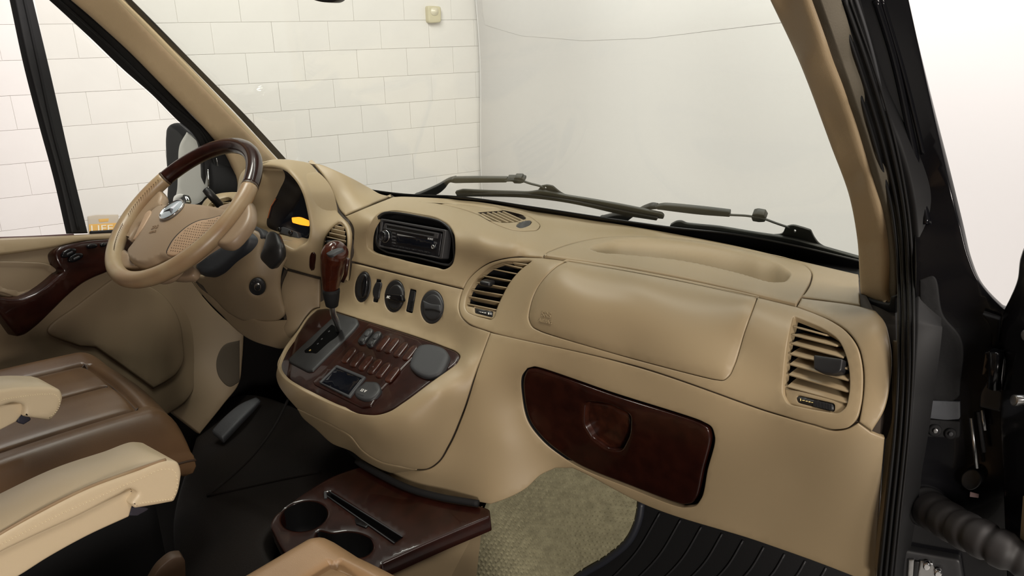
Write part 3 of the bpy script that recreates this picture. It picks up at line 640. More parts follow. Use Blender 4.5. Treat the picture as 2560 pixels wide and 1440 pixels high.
LEN = [(706, 424), (690, 425), (675, 434), (659, 455), (647, 474), (635, 512), (627, 540), (629, 557), (647, 567), (687, 581), (746, 600), (764, 601), (772, 585), (775, 557), (770, 512), (760, 474), (742, 444), (723, 428)]
panel('instrument_lens', LEN, CL, SCREEN, hd, r=1, step=12, thick=.002, label='glossy dark instrument lens')
AMB = mat('lit amber display', (.9, .3, .01), .4, emit=((1, .30, .02), 1.6))
panel('amber_display', [(730, 544, 3), (751, 543), (775, 552, 3), (774, 566, 3), (755, 563), (732, 557, 3)], CL, AMB, hd, off=.002, r=1, step=8, thick=.001, label='lit amber trip display')
for a in (0, 1): 
    c = CL.pt(690 if a == 0 else 668, 520); 
tube('gauge_needle', [CL.pt(672, 545)+[0, -.003, 0], CL.pt(680, 515)+[0, -.003, 0], CL.pt(692, 496)+[0, -.003, 0]], .0008, mat('needle orange', (.5, .12, .03), .5), hd, seg=6)
panel('trip_button_pod', [(698, 570, 4), (706, 567), (742, 580, 4), (747, 597, 2), (697, 582, 2)], CL, GREYL, hd, off=.012, r=2, step=7, thick=.012)
for x, y in ((708.6, 576), (737, 585)):
    lathe('trip_button', CL.pt(x, y), -CL.n/np.linalg.norm(CL.n)*np.sign(CL.n @ ray([(x, y)])[0]), [(.006, .008), (.006, .014), (.0045, .017), (0, .0175)], BLKG, hd, seg=16)
panel('blanking_plug', [(775, 640), (778, 634), (785, 632), (789, 637), (787, 665), (785, 676), (778, 678), (774, 672)], H, WOOD, dash, off=.003, r=2, step=6, label='narrow dark wood oval plug')
# panel between column and stack
ML = TPS([(716, 676, 'Y', 1.035), (798, 698, 'Y', 1.065), (798, 768, 'Y', 1.05), (775, 790, 'Y', 1.03), (735, 838, 'Y', .99), (705, 750, 'Y', 1.01), (690, 850, 'Y', .99), (640, 860, 'Y', .99)])
panel('knee_panel', [(718, 676, 0), (799, 698, 0), (798, 768, 0), (783, 772), (768, 787), (742, 826), (718, 858, 0), (690, 850), (715, 800), (705, 759), (702, 720)], ML, BEIGE_SHADED, dash, r=2, step=9, g=.8)
panel('lower_column_cover', [(480, 702, 0), (560, 700), (640, 800), (716, 800, 0), (738, 838), (712, 872), (670, 866), (620, 848), (577, 815), (559, 795), (502, 735)], TPS([(480, 702, 'Y', .97), (560, 700, 'Y', .99), (640, 800, 'Y', .98), (716, 800, 'Y', 1.0), (715, 870, 'Y', .98), (620, 848, 'Y', .985), (560, 795, 'Y', .985), (502, 735, 'Y', .98)]), BEIGE_SHADED, dash, r=4, step=10)
# far driver end of the dashboard
DE = TPS([(500, 505, 'Y', 1.10), (540, 485, 'Y', 1.13), (580, 480, 'Y', 1.16), (620, 480, 'Y', 1.13), (620, 560, 'Y', 1.06), (560, 560, 'Y', 1.05), (510, 560, 'Y', 1.06)])
VD = [(520, 512), (545, 498), (575, 494), (585, 520), (570, 550), (530, 550)]
panel('driver_fascia', [(500, 516), (512, 497), (540, 483), (575, 478), (610, 480, 0), (640, 520, 0), (630, 590, 0), (560, 590, 0), (505, 570, 0)], DE, BEIGE, dash, holes=[VD], r=5, step=10)
air_vent('air_vent', VD, DE, [((527, 507), (575, 503)), ((523, 516), (580, 513)), ((523, 526), (580, 523)), ((526, 537), (575, 534))], .03, 'driver side vent behind the steering wheel', tilt=.3)

mbk = MB()
for S_, L in ((K, [(792, 690), (880, 655), (1017, 690), (1157, 724)]), (H, [(870, 706), (882, 640), (884, 592), (874, 553), (861, 540)]), (H, [(861, 540), (846, 524), (837, 503), (818, 459), (797, 428), (776, 404)]), (H, [(716, 675), (800, 697), (872, 705)]),
             (BP, [(862, 539), (920, 514), (982, 489)]), (K, [(1157, 722), (1149, 746), (1146, 771), (1152, 790), (1167, 806), (1215, 826)]), (K, [(1222, 840), (1195, 915), (1153, 1045), (1122, 1115), (1095, 1157), (1070, 1174), (1042, 1176)]), (ML, [(799, 698), (798, 770), (780, 775)]), (ML, [(716, 676), (703, 720), (705, 759), (716, 800)])):
    q = curve([(p[0], p[1]) for p in L], 8, False); So = Off(S_, -.0105); P_ = So.P(q); N_ = So.N(q); T_ = np.gradient(P_, axis=0); W_ = np.cross(N_, T_); W_ /= np.linalg.norm(W_, axis=1)[:, None]
    n_ = len(q); V_ = list(P_+W_*.006)+list(P_-W_*.006)
    mbk.add(V_, [(i, i+1, n_+i+1, n_+i) for i in range(n_-1)])
o = mbk.build('seam_backing', GAP, dash)
# ------------------------------------------------------------ radio
rw = well('radio_bay', RADIO_RIM, D, BEIGE, dash, depth=.016, shrink=3, cap=False)
BOX = [(947, 545), (962, 535.5), (975, 534), (1042, 543), (1103, 559), (1119, 573), (1128, 592), (1131, 620), (1130, 651), (1122, 659), (1040, 642), (964, 627), (948, 617), (942, 604), (943, 580)]
RADIO = Plane.by3(D.pt(955, 553)-D.N([(955, 553)])[0]*.018, D.pt(1104, 582)-D.N([(1104, 582)])[0]*.018, D.pt(1095, 645)-D.N([(1095, 645)])[0]*.018)
rn = RADIO.N([(1035, 600)])[0]
panel('radio_surround', [(x+(x-1036)*.05, y+(y-597)*.09) for x, y in BOX], Off(RADIO, .001), BLK, dash, holes=[BOX], r=1.5, step=10, thick=.004)
well('radio_shell', BOX, RADIO, BLK, dash, depth=.03, shrink=1)
rd = thing('car_radio', 'black single-slot car stereo in the centre of the dashboard', 'radio', tuple(RADIO.pt(1030, 600)))
DKG = mat('radio trim grey', (.035, .034, .036), .42)
FACE = mat('radio face black', (.010, .010, .012), .25)
panel('trim_ring', [(951, 546, 4), (1115, 575, 4), (1105, 648, 4), (944, 617, 4)], RADIO, DKG, rd, holes=[[(956, 552, 3), (1107, 580, 3), (1098, 643, 3), (949, 613, 3)]], off=.004, r=1.5, step=9, thick=.02)
panel('faceplate', [(957, 554, 3), (1105, 582, 3), (1097, 642, 3), (950, 612, 3)], RADIO, FACE, rd, off=.001, r=1.5, step=9, thick=.02)
panel('upper_bar', [(962, 558, 2), (1096, 583, 2), (1093, 597, 2), (957, 572, 2)], RADIO, DKG, rd, off=.004, r=1.2, step=8, thick=.004, holes=[[(966, 563.5, 1), (1085, 585.5, 1), (1084, 592, 1), (965, 570, 1)]])
panel('disc_slot', [(965, 563, 0), (1086, 585, 0), (1085, 593, 0), (964, 570.5, 0)], RADIO, mat('slot', (.002, .002, .002), .6), rd, off=.0022, r=.5, step=9, thick=.001)
panel('display', [(992, 586, 3), (1089, 604, 3), (1087, 624, 3), (990, 606, 3)], RADIO, SCREEN, rd, off=.005, r=1, step=9, thick=.003)
panel('glare_wedge', [(992, 584.5, 1), (1040, 594, 0), (1005, 590.5, 0), (993, 588.5, 1)], RADIO, mat('painted glare', (.35, .35, .35), .35, .6), rd, off=.0065, r=.5, step=6, thick=.001)  # pale wedge paints in the glare above the display
lathe('volume_knob', RADIO.pt(967, 591)+rn*.003, rn, [(.0115, 0), (.0115, .008), (.0105, .012), (.009, .0135), (.0085, .012), (0, .0122)], FACE, rd, seg=28)
lathe('knob_ring', RADIO.pt(967, 591)+rn*.002, rn, [(.0135, 0), (.0135, .004), (.0122, .0045), (.0118, .002)], STEEL, rd, seg=28)
for i, (x, y) in enumerate([(983, 583), (983, 591.5), (983, 600), (983, 607), (953, 578), (955, 598)]):
    panel('side_button', [(x-4, y-2.6, 1), (x+4, y-1, 1), (x+4, y+2.6, 1), (x-4, y+1, 1)], RADIO, DKG, rd, off=.005, r=.8, step=4, thick=.004)
for i in range(6):
    x = 985+i*16; y = 613.5+i*3.1
    panel('preset_button', [(x-7, y-2, 1), (x+7, y+.7, 1), (x+7, y+4.5, 1), (x-7, y+1.8, 1)], RADIO, FACE, rd, off=.005, r=.8, step=4, thick=.004)
    panel('preset_mark', [(x-3, y+.2, 0), (x+2, y+1.2, 0), (x+2, y+2, 0), (x-3, y+1, 0)], RADIO, GREYL, rd, off=.0056, r=.2, step=4, thick=.0004)
lathe('aux_jack', RADIO.pt(1087, 617.5)+rn*.003, rn, [(.0042, 0), (.0042, .004), (.003, .0045), (.0028, .001), (0, .001)], STEEL, rd, seg=18)
panel('eject_button', [(1084, 604, 1), (1091, 605.5, 1), (1090.5, 611, 1), (1083.5, 609.5, 1)], RADIO, DKG, rd, off=.0055, r=.8, step=4, thick=.003)
text('lettering', 'SONY', RADIO, 1069, 598.2, 4.5, (30, 5.8), mat('silver print', (.45, .45, .46), .4), rd, off=.0052, font_scale_x=1.1)
# ------------------------------------------------------------ steering wheel
WC = np.array([-.40852286, .82119477, .81912304]); RW = .195*1.04
WC = CAM+(WC-CAM)*1.04
tl, az = math.radians(50.83), math.radians(-4.97)
WN = np.array([math.sin(az)*math.cos(tl), -math.cos(az)*math.cos(tl), math.sin(tl)])
WX = np.cross([0, 0, 1.], WN)*-1; WX /= np.linalg.norm(WX); WX = WX if WX[0] > 0 else -WX
WY = np.cross(WN, WX); WY = WY if WY[2] > 0 else -WY
def wv(x, y, z=0): return WC+WX*x+WY*y+WN*z
WPL = Plane(WC, WN)
def wang(px, py): p = WPL.pt(px, py)-WC; return math.degrees(math.atan2(p @ WY, p @ WX))
TR = .0172; RC = RW-TR
sw = thing('steering_wheel', 'two-tone steering wheel in tan leather with a dark wood upper rim', 'steering wheel', tuple(WC))
a0, a1 = wang(630, 465), wang(420, 458)
if a1 < a0: a1 += 360
def arc(s, e, n): return [wv(RC*math.cos(math.radians(s+(e-s)*k/n)), RC*math.sin(math.radians(s+(e-s)*k/n))) for k in range(n+1)]
tube('wood_rim', arc(a0, a1, 60), TR, WOOD, sw, seg=18, label='glossy dark wood upper arc of the rim')
tube('leather_rim', arc(a1, a0+360, 90), TR*1.02, LEATHERW, sw, seg=18, label='tan leather wrapped lower rim')
for a in (a0, a1):
    tube('rim_joint', arc(a-.7, a+.7, 4), TR*1.035, mat('joint dark', (.05, .03, .015), .5), sw, seg=18)
# spokes, pad and grips
SPK = LEATHER
HP = Plane(WC+WN*.004, WN)
def dome(P):
    X = HP.P(P)-WC; x = X @ WX; y = X @ WY
    return .014*np.clip(1-((x-.005)/.135)**2-((y+.065)/.11)**2, 0, 1)
class DomeS(Surf):
    def P(s, p): return HP.P(p)+WN*dome(np.atleast_2d(p))[:, None]
    def t(s, p): return (s.P(p)-CAM) @ FW
DS = DomeS()
SPL = Plane(WC-WN*.004, WN)
for L in ([(404, 486), (400, 503), (410, 514), (392, 522), (381, 524), (366, 545), (362, 556), (346, 561), (335, 573), (318, 596), (322, 550), (350, 500), (385, 462)],
          [(296, 612), (310, 628), (322, 634), (324, 648), (345, 662), (326, 668), (306, 672), (296, 690), (280, 678), (278, 640)],
          [(387, 655), (412, 640), (440, 655), (410, 690), (378, 692), (372, 676)],
          [(545, 515), (570, 505), (615, 492), (625, 530), (600, 580), (560, 610), (530, 600), (530, 555)]):
    panel('spoke', L, SPL, SPK, sw, r=7, step=7, thick=.026, back=True)
SBK = Plane(WC-WN*.05, WN)
panel('spoke_cover', [(560, 560), (597, 545), (605, 556), (605, 568), (597, 581), (581, 598), (569, 608), (552, 602), (535, 590)], SBK, CREAM, sw, r=6, step=7, thick=.02, back=True)
panel('spoke_cover', [(420, 690), (450, 665), (476, 658), (486, 672), (482, 684), (450, 694)], SBK, LEATHER, sw, r=5, step=7, thick=.02, back=True)
PAD = [(395, 511), (425, 511), (460, 507), (503, 509), (538, 515), (572, 528), (566, 560), (540, 585), (500, 612), (460, 640), (425, 652), (409, 650), (388, 662), (365, 668), (343, 663), (329, 656), (320, 645), (317, 631), (338, 605), (357, 577), (364, 556), (365, 542), (373, 530), (381, 521)]
pd = panel('airbag_pad', PAD, HP, LEATHER, sw, r=8, step=6, thick=.03, fn=dome, label='tan airbag pad moulded SRS AIRBAG')
GRIPL = mat('tan grip leather', (.36, .235, .145), .5, bump=(500, .3, 'leather'))
GR_ = [(552, 541), (536, 545), (503, 555), (480, 570), (460, 588), (446, 603), (434, 619), (424, 641), (440, 642), (480, 622), (520, 596), (548, 570)]
panel('grip_seam', [(x+(480-x)*-.02-1, y-2.5) for x, y in GR_], DS, GAP, pd, r=1, step=8, off=.0006, thick=.002)
gp = panel('pad_grip', GR_, DS, GRIPL, sw, r=2.5, step=7, off=.0024, thick=.004)
panel('pad_grip', [(364, 551), (366, 538), (372, 531), (380, 530), (385, 537), (380, 553), (366, 581), (343, 606), (352, 585)], DS, GRIPL, sw, r=2, step=6, off=.002, thick=.004)
mb = MB(); gq = inset(curve(GR_), 5)
for i in range(30):
    for j in range(16):
        p = np.array([[430+i*4.6+(j % 2)*2.3, 548+j*6.0]])
        if inside(p, gq)[0]:
            q = DS.P(p)[0]+WN*.0027; mb.add(*lathe_geo(q, WN, [(.0011, 0), (.0009, .0003), (0, .0003)], seg=6))
o = mb.build('perforations', GAP, gp, False); o['kind'] = 'stuff'
# badge: three pointed star in a ring
ep = (441, 535); ec = DS.pt(*ep); en = DS.N([ep])[0]
bx = WX-en*(WX @ en); bx /= np.linalg.norm(bx); by = np.cross(en, bx); by = by if by @ WY > 0 else -by
lathe('badge_disc', ec+en*.0005, en, [(.030, 0), (.030, .002), (.0285, .003), (0, .0032)], mat('badge silver', (.45, .5, .55), .3, .4), sw, seg=36)
lathe('badge_ring', ec+en*.0005, en, [(.030, .001), (.0303, .0035), (.0287, .0048), (.0267, .0035), (.0265, .001)], CHROME, sw, seg=36)
Vs = []; Fs = []
for k in range(3):
    a = math.radians(90+120*k); t_ = ec+(bx*math.cos(a)+by*math.sin(a))*.0255+en*.0036
    l = ec+(bx*math.cos(a+math.pi/3)+by*math.sin(a+math.pi/3))*.0052+en*.0036; r_ = ec+(bx*math.cos(a-math.pi/3)+by*math.sin(a-math.pi/3))*.0052+en*.0036
    b = len(Vs); Vs += [t_, l, ec+en*.0072, r_]; Fs += [(b, b+1, b+2), (b, b+2, b+3)]
mesh('badge_star', Vs, Fs, mat('star dark chrome', (.09, .09, .10), .25, .8), sw, False)
ML_ = mat('moulded letters', (.22, .14, .08), .5)
text('lettering', 'SRS', DS, 390, 584, 10, (24, -5), ML_, pd, off=.001, font_scale_x=1.2)
text('lettering', 'AIRBAG', DS, 385, 594, 6, (24, -5), ML_, pd, off=.001, font_scale_x=.9)
# stitches along the inner rim
mb = MB()
for s, e in ((a1+4, a1+38), (a1+48, a1+75)):
    for k in range(16):
        a = math.radians(s+(e-s)*k/15); c = wv((RC-TR*.75)*math.cos(a), (RC-TR*.75)*math.sin(a), TR*.78)
        mb.add(*box_geo(c, (WX*math.cos(a)+WY*math.sin(a)-WN*.6)*.0035, (WY*math.cos(a)-WX*math.sin(a))*.0006, WN*.0006, 0))
o = mb.build('stitching', mat('dark thread', (.12, .08, .04), .7), sw, False); o['kind'] = 'stuff'
# ------------------------------------------------------------ steering column
sc = thing('column_shroud', 'tan steering column shroud with ignition lock below the wheel', 'steering column', tuple(WC-WN*.12))
def ring_at(d, r, ry=None, sh=(0, 0), n=32): return [wv(sh[0]+r*math.cos(2*math.pi*k/n), sh[1]+(ry or r)*math.sin(2*math.pi*k/n), -d) for k in range(n)]
def loft(name, rings, m, par, **k):
    n = len(rings[0]); V = [p for r in rings for p in r]; F = []
    for i in range(len(rings)-1):
        for j in range(n): F.append((i*n+j, i*n+(j+1) % n, (i+1)*n+(j+1) % n, (i+1)*n+j))
    F.append(tuple(range(n))[::-1]); F.append(tuple((len(rings)-1)*n+j for j in range(n))); return mesh(name, V, F, m, par, **k)
COLD = Plane.by3(at(480, 680, 'Y', .93), at(611, 590, 'Y', .95), at(560, 690, 'Y', .92))
panel('collar', [(484, 672), (490, 650), (540, 616), (590, 585), (608, 575), (618, 588), (612, 620), (577, 657), (540, 683), (502, 689)], COLD, mat('blue black collar', (.012, .014, .018), .55), sc, r=12, step=7, thick=.07, label='black collar behind the wheel')
CB = TPS([(480, 690, 'Y', .97), (502, 690, 'Y', .955), (540, 684, 'Y', .945), (577, 657, 'Y', .94), (611, 620, 'Y', .95), (630, 580, 'Y', .97), (720, 646, 'Y', 1.01), (703, 714, 'Y', 1.0), (705, 759, 'Y', 1.0), (700, 800, 'Y', 1.0), (643, 717, 'Y', .955), (600, 740, 'Y', .95), (652, 794, 'Y', .985), (577, 811, 'Y', .985), (530, 750, 'Y', .965), (500, 725, 'Y', .98), (560, 720, 'Y', .94)])
IGN = ell(643, 718, 22.5, 22.5)
panel('shroud', [(484, 690), (502, 691), (540, 686), (577, 659), (606, 628), (618, 596), (622, 572, 0), (640, 578), (656, 592), (690, 620), (718, 645), (708, 669), (702, 710), (706, 759), (711, 788), (690, 806), (652, 812), (610, 806), (570, 786), (530, 748), (500, 722)], CB, BEIGE_SHADED, sc, holes=[IGN], r=7, step=8)
panel('column_panel', [(648, 598, 0), (700, 600), (765, 612, 0), (768, 617), (753, 622), (737, 632), (728, 655), (716, 676, 0), (700, 662)], TPS([(648, 598, 'Y', 1.0), (765, 612, 'Y', 1.05), (716, 676, 'Y', 1.03), (700, 630, 'Y', 1.02)]), BEIGE_SHADED, dash, r=3, step=8)
ig = panel('ignition_switch', ell(643, 718, 22, 22), CB, BLK, sc, r=3, off=.004, step=7, thick=.012)
panel('lock_barrel', ell(643.5, 718.5, 9, 10), CB, STEEL, ig, r=2, off=.006, step=5, thick=.005)
panel('key_slot', [(641, 714, 1), (650, 712, 1), (651, 723, 1), (643, 725, 1)], CB, BLK, ig, r=.8, off=.0068, step=4, thick=.002)
for k in range(5):
    a = math.radians(-150+k*28); x, y = 643+16*math.cos(a), 718+16*math.sin(a)
    panel('position_mark', ell(x, y, 1.3, 1.3, n=8), CB, GREYL, ig, r=.3, off=.0048, step=4, thick=.0005)
STK = TPS([(664, 579, 'Y', .95), (690, 582, 'Y', .95), (705, 639, 'Y', .935), (675, 674, 'Y', .925), (647, 646, 'Y', .93), (677, 625, 'Y', .925)])
panel('wiper_stalk', [(664, 583), (672, 576), (686, 579), (696, 596), (705, 625), (704, 642), (690, 662), (675, 674), (661, 663), (647, 645), (654, 618), (659, 600)], STK, BLK, sc, r=8, step=7, thick=.022, back=True, label='black stalk lever right of the column')
panel('stalk_arm', [(612, 568, 0), (632, 563), (650, 572), (657, 590), (650, 598, 0), (638, 591)], TPS([(612, 568, 'Y', 1.0), (650, 572, 'Y', .985), (655, 594, 'Y', .975), (630, 575, 'Y', .985)]), GREYL, sc, r=4, step=6, thick=.02)
P = [at(514, 474, 'Y', .97), at(528, 489, 'Y', .975), at(545, 508, 'Y', .99), at(556, 522, 'Y', 1.0)]
tube('turn_signal_stalk', spl3(P, 4), [.0085]*2+[.0095]*8+[.0085]*3, BLK, sc, seg=12, label='slim black stalk left of the column')
panel('column_grille', [(488, 705, 0), (503, 712), (518, 733, 0), (502, 722)], Off(CB, .001), BLK, sc, r=1, step=5)
# ------------------------------------------------------------ gear lever
gs = thing('gear_shifter', 'wood gear knob on a bent steel lever above the console', 'gear lever', tuple(KP.pt(848, 828)))
def sp_(x, y, Y): return at(x, y, 'Y', Y)
r0_ = KP.pt(848, 829)
tube('lever_shaft', spl3([r0_, sp_(842, 806, r0_[1]-.03), sp_(833, 785, r0_[1]-.05), sp_(831, 765, r0_[1]-.055), sp_(829, 745, r0_[1]-.055)], 5), .0062, STEEL, gs, seg=14, label='bent chrome steel shaft')
YK = r0_[1]-.055
cx = lambda x, y: sp_(x, y, YK)
tube('collar', [cx(830, 766), cx(830, 764), cx(829, 745), cx(828, 730), cx(828, 722)], [.010, .0125, .0155, .0172, .017], BLKM, gs, seg=20)
KS_ = [(828, 728, 17), (827, 722, 21), (828, 700, 25), (830, 680, 29.5), (832, 660, 33), (835, 645, 36), (838, 633, 36.5), (842, 625, 33), (846, 620.5, 24), (849, 619, 9)]
P = [cx(x, y) for x, y, w in KS_]; W_ = [w*depth_of(p)/FPX for (x, y, w), p in zip(KS_, P)]
P2 = spl3(P, 4); R2 = np.interp(np.linspace(0, len(P)-1, len(P2)), range(len(P)), W_)
V, F = tube_geo(P2, R2, seg=24, flat=.86)
mesh('knob', V, F, WOODL, gs, label='red-brown lacquered wood knob')
panel('knob_badge', [(815, 634), (828, 625), (848, 619), (858, 620), (840, 630), (822, 638)], TPS([(815, 634, 'Y', YK-.030), (858, 620, 'Y', YK-.015), (840, 631, 'Y', YK-.034), (830, 622, 'Y', YK-.018)]), GREYL, gs, r=2, step=5, thick=.006)
tube('release_button', [cx(871, 645)+[.003, -.004, 0], cx(866, 685)+[.002, -.004, 0], cx(861, 702)+[0, -.004, 0]], .004, WOOD, gs, seg=10)
# ------------------------------------------------------------ cab shell: pillars, glass, roof, floor
SEAL = mat('black door seal', (.0065, .0065, .007), .6, spec=.35)
PIL = mat('pillar trim beige', (.42, .315, .19), .55, bump=(800, .15, 'leather'))
HEAD = mat('headliner', (.40, .33, .24), .9)
CARP = mat('black floor carpet', (.006, .005, .0045), .95, spec=.15, bump=(700, .5))
ST = 'structure'
def st(o): o['kind'] = ST; return o
WSP = Plane(np.array([0, 1.42, .75]), np.array([0, -1., -.98])*-1)           # windscreen plane
# windscreen glass
GLASS = bpy.data.materials.new('green tinted glass'); GLASS.use_nodes = True; nt = GLASS.node_tree; nt.nodes.clear()
out = nt.nodes.new('ShaderNodeOutputMaterial'); tr = nt.nodes.new('ShaderNodeBsdfTransparent'); gl = nt.nodes.new('ShaderNodeBsdfGlossy'); mx = nt.nodes.new('ShaderNodeMixShader'); fr_ = nt.nodes.new('ShaderNodeLayerWeight')
tr.inputs[0].default_value = (.87, .89, .857, 1); gl.inputs[0].default_value = (1, 1, 1, 1); gl.inputs['Roughness'].default_value = .02; fr_.inputs[0].default_value = .5
pw = nt.nodes.new('ShaderNodeMath'); pw.operation = 'POWER'; pw.inputs[1].default_value = 5; ml_ = nt.nodes.new('ShaderNodeMath'); ml_.operation = 'MULTIPLY_ADD'; ml_.inputs[1].default_value = .5; ml_.inputs[2].default_value = .02
nt.links.new(fr_.outputs['Facing'], pw.inputs[0]); nt.links.new(pw.outputs[0], ml_.inputs[0]); nt.links.new(ml_.outputs[0], mx.inputs[0]); nt.links.new(tr.outputs[0], mx.inputs[1]); nt.links.new(gl.outputs[0], mx.inputs[2]); nt.links.new(mx.outputs[0], out.inputs[0])
def wz(x, z, d=0): return np.array([x, 1.42-.98*(z-.75)+d, z+d*.98])
V = [wz(-.85, .70), wz(.85, .70), wz(.70, 1.62), wz(-.70, 1.62)]
w1 = mesh('window_1', V+[np.array(v)+[0, .0035, .0035] for v in V], [(0, 1, 2, 3), (7, 6, 5, 4), (0, 4, 5, 1), (1, 5, 6, 2), (2, 6, 7, 3), (3, 7, 4, 0)], GLASS, None, False); st(w1)
FR = [(860, 440, 0), (1000, 485), (1141, 493), (1328, 516), (1492, 532), (1675, 553), (1844, 580), (1984, 606), (2150, 640, 0), (2150, 700, 0), (1984, 655), (1675, 590), (1328, 533), (1000, 500), (860, 470, 0)]
FR = [(860, 466, 0), (1000, 486), (1141, 493), (1328, 519), (1492, 544), (1675, 570), (1844, 589), (1984, 616), (2150, 655, 0), (2150, 700, 0), (1984, 660), (1675, 600), (1328, 545), (1000, 510), (860, 480, 0)]
panel('windscreen_border', FR, Off(WSP, .006), mat('black glass border', (.004, .004, .004), .3), w1, r=1, step=14, thick=.004)
# roof, added rear light block and floor of the cab
V, F = box_geo((0, -.25, 1.66), (.90, 0, 0), (0, .85, 0), (0, 0, .02), .2); st(mesh('ceiling', V, F, HEAD))
V, F = box_geo((-.05, -1.12, .8), (.85, 0, 0), (0, .02, 0), (0, 0, .86), .2); st(mesh('rear_light_block', V, F, HEAD))  # unseen sheet added across the open rear to limit ambient light
V, F = box_geo((.90, -.74, .83), (.03, 0, 0), (0, .40, 0), (0, 0, .83), .1); st(mesh('wall_right', V, F, HEAD))
V, F = box_geo((-.02, .35, -.03), (.90, 0, 0), (0, 1.45, 0), (0, 0, .03), .2); st(mesh('trim_1', V, F, CARP))
V, F = box_geo((0, 1.515, .32), (.90, 0, 0), (0, .02, 0), (0, 0, .33), .2); st(mesh('trim_2', V, F, CARP))
V, F = box_geo((-.93, 1.22, .29), (.03, 0, 0), (0, .36, 0), (0, 0, .30), .1); st(mesh('trim_8', V, F, CARP))
V, F = box_geo((0, .62, 1.60), (.80, 0, 0), (0, .06, -.05), (0, .03, .04), .3); st(mesh('trim_9', V, F, PIL))
# left windscreen pillar: beige trim, black edge and black seal
LP = TPS([(173, 0, 'X', -.795), (311, 120, 'X', -.825), (400, 209, 'X', -.835), (538, 351, 'X', -.855), (590, 440, 'X', -.86), (600, 520, 'X', -.86), (307, 0, 'X', -.765), (444, 138, 'X', -.795), (578, 275, 'X', -.815), (693, 395, 'X', -.835), (250, 0, 'X', -.772), (640, 420, 'X', -.843)])
lp = panel('trim_3', [(-57, -200, 0), (107, -200, 0), (307, 0), (444, 138), (578, 275), (693, 395), (720, 425, 0), (660, 560, 0), (592, 560, 0), (600, 500), (592, 440), (572, 395), (538, 351), (400, 209), (311, 120), (231, 49), (173, 0)], LP, PIL, None, r=12, step=12, thick=.05); st(lp)
panel('glass_seal', [(105, -202, 0), (307, -4), (444, 134), (578, 271), (700, 400, 0), (716, 398, 0), (640, 315), (500, 173), (329, 0), (125, -204, 0)], Off(LP, -.02), SEAL, lp, r=2, step=10, thick=.012)
LS = TPS([(100, -20, 'X', -.84), (173, 0, 'X', -.82), (222, 93, 'X', -.87), (311, 120, 'X', -.85), (382, 240, 'X', -.885), (400, 209, 'X', -.86), (484, 338, 'X', -.895), (538, 351, 'X', -.88), (515, 480, 'X', -.90), (589, 444, 'X', -.885), (600, 540, 'X', -.885), (520, 540, 'X', -.90)])
# right windscreen pillar
def RPs(dx): return TPS([(1970, 0, 'Y', .905), (2000, 150, 'Y', .93), (2090, 300, 'Y', .985), (2140, 450, 'Y', 1.035), (2170, 600, 'Y', 1.085), (2175, 750, 'Y', 1.13), (2015, 0, 'Y', .87), (2110, 260, 'Y', .93), (2170, 450, 'Y', .99), (2205, 580, 'Y', 1.03), (2212, 740, 'Y', 1.07), (1920, 0, 'Y', .92), (1990, 150, 'Y', .95), (2070, 360, 'Y', 1.02), (2120, 500, 'Y', 1.07), (2140, 640, 'Y', 1.12),
                        (2052, 0, 'Y', .85), (2110, 165, 'Y', .885), (2180, 380, 'Y', .95), (2220, 525, 'Y', .99), (2237, 720, 'Y', 1.03)])
RP = RPs(0)
rp = panel('trim_4', [(1827, -200, 0), (1920, 0), (1990, 150), (2070, 360), (2120, 500), (2138, 600), (2144, 700), (2147, 742, 4), (2180, 752), (2220, 762, 0), (2213, 740), (2211, 640), (2200, 550), (2170, 450), (2110, 260), (2055, 110), (2015, 0), (1942, -200, 0)], RP, PIL, None, r=10, step=12, thick=.05); st(rp)
panel('pillar_base_cap', [(2143, 739, 3), (2146, 756, 4), (2195, 776), (2238, 783, 0), (2238, 742, 0), (2226, 741, 3), (2222, 762, 3), (2185, 754)], Off(RP, .004), BLKM, rp, r=3, step=8, thick=.05)
panel('pillar_seal_strip', [(1943, -200, 0), (2016, 0), (2056, 110), (2111, 260), (2171, 450), (2201, 550), (2212, 640), (2214, 745, 0), (2239, 745, 0), (2237, 680), (2230, 595), (2219, 523), (2180, 380), (2110, 165), (2052, 0), (1982, -200, 0)], Off(RP, -.006), mat('brown grey seal', (.10, .085, .06), .8, bump=(500, .3)), rp, r=3, step=12, thick=.02)
# door seal running down the right door opening
SE = TPS([(2040, 0, 'Y', .875), (2110, 165, 'Y', .91), (2180, 380, 'Y', .97), (2222, 525, 'Y', 1.01), (2240, 720, 'Y', 1.01), (2237, 800, 'Y', .975), (2235, 1000, 'Y', .93), (2215, 1200, 'Y', .92), (2190, 1440, 'Y', .92),
          (2140, 0, 'Y', .885), (2205, 250, 'Y', .935), (2240, 325, 'Y', .955), (2285, 500, 'Y', .98), (2295, 620, 'Y', .985), (2290, 800, 'Y', .93), (2280, 1000, 'Y', .915), (2262, 1200, 'Y', .91), (2230, 1440, 'Y', .91)])
sl = panel('trim_5', [(1975, -200, 0), (2052, 0), (2110, 165), (2180, 380), (2219, 523), (2232, 600), (2238, 700), (2238, 850), (2236, 1000), (2217, 1200), (2186, 1460, 0), (2226, 1460, 0), (2262, 1200), (2281, 1000), (2291, 800), (2294, 640), (2285, 500), (2240, 325), (2205, 250), (2140, 0), (2088, -200, 0)], SE, SEAL, None, r=8, step=12, thick=.03); st(sl)
for dx, w in ((10, 4), (24, 4), (38, 5), (46, 3)):
    P = [(2052+dx*1.6, 0), (2110+dx*1.6, 165), (2180+dx*1.4, 380), (2222+dx*1.1, 540), (2238+dx, 720), (2238+dx, 900), (2230+dx, 1050), (2205+dx, 1300), (2190+dx, 1445)]
    c = curve(P, 14, False); tube('seal_bead', Off(SE, .003).P(c), [w*.00048]*len(c), SEAL, sl, seg=8)
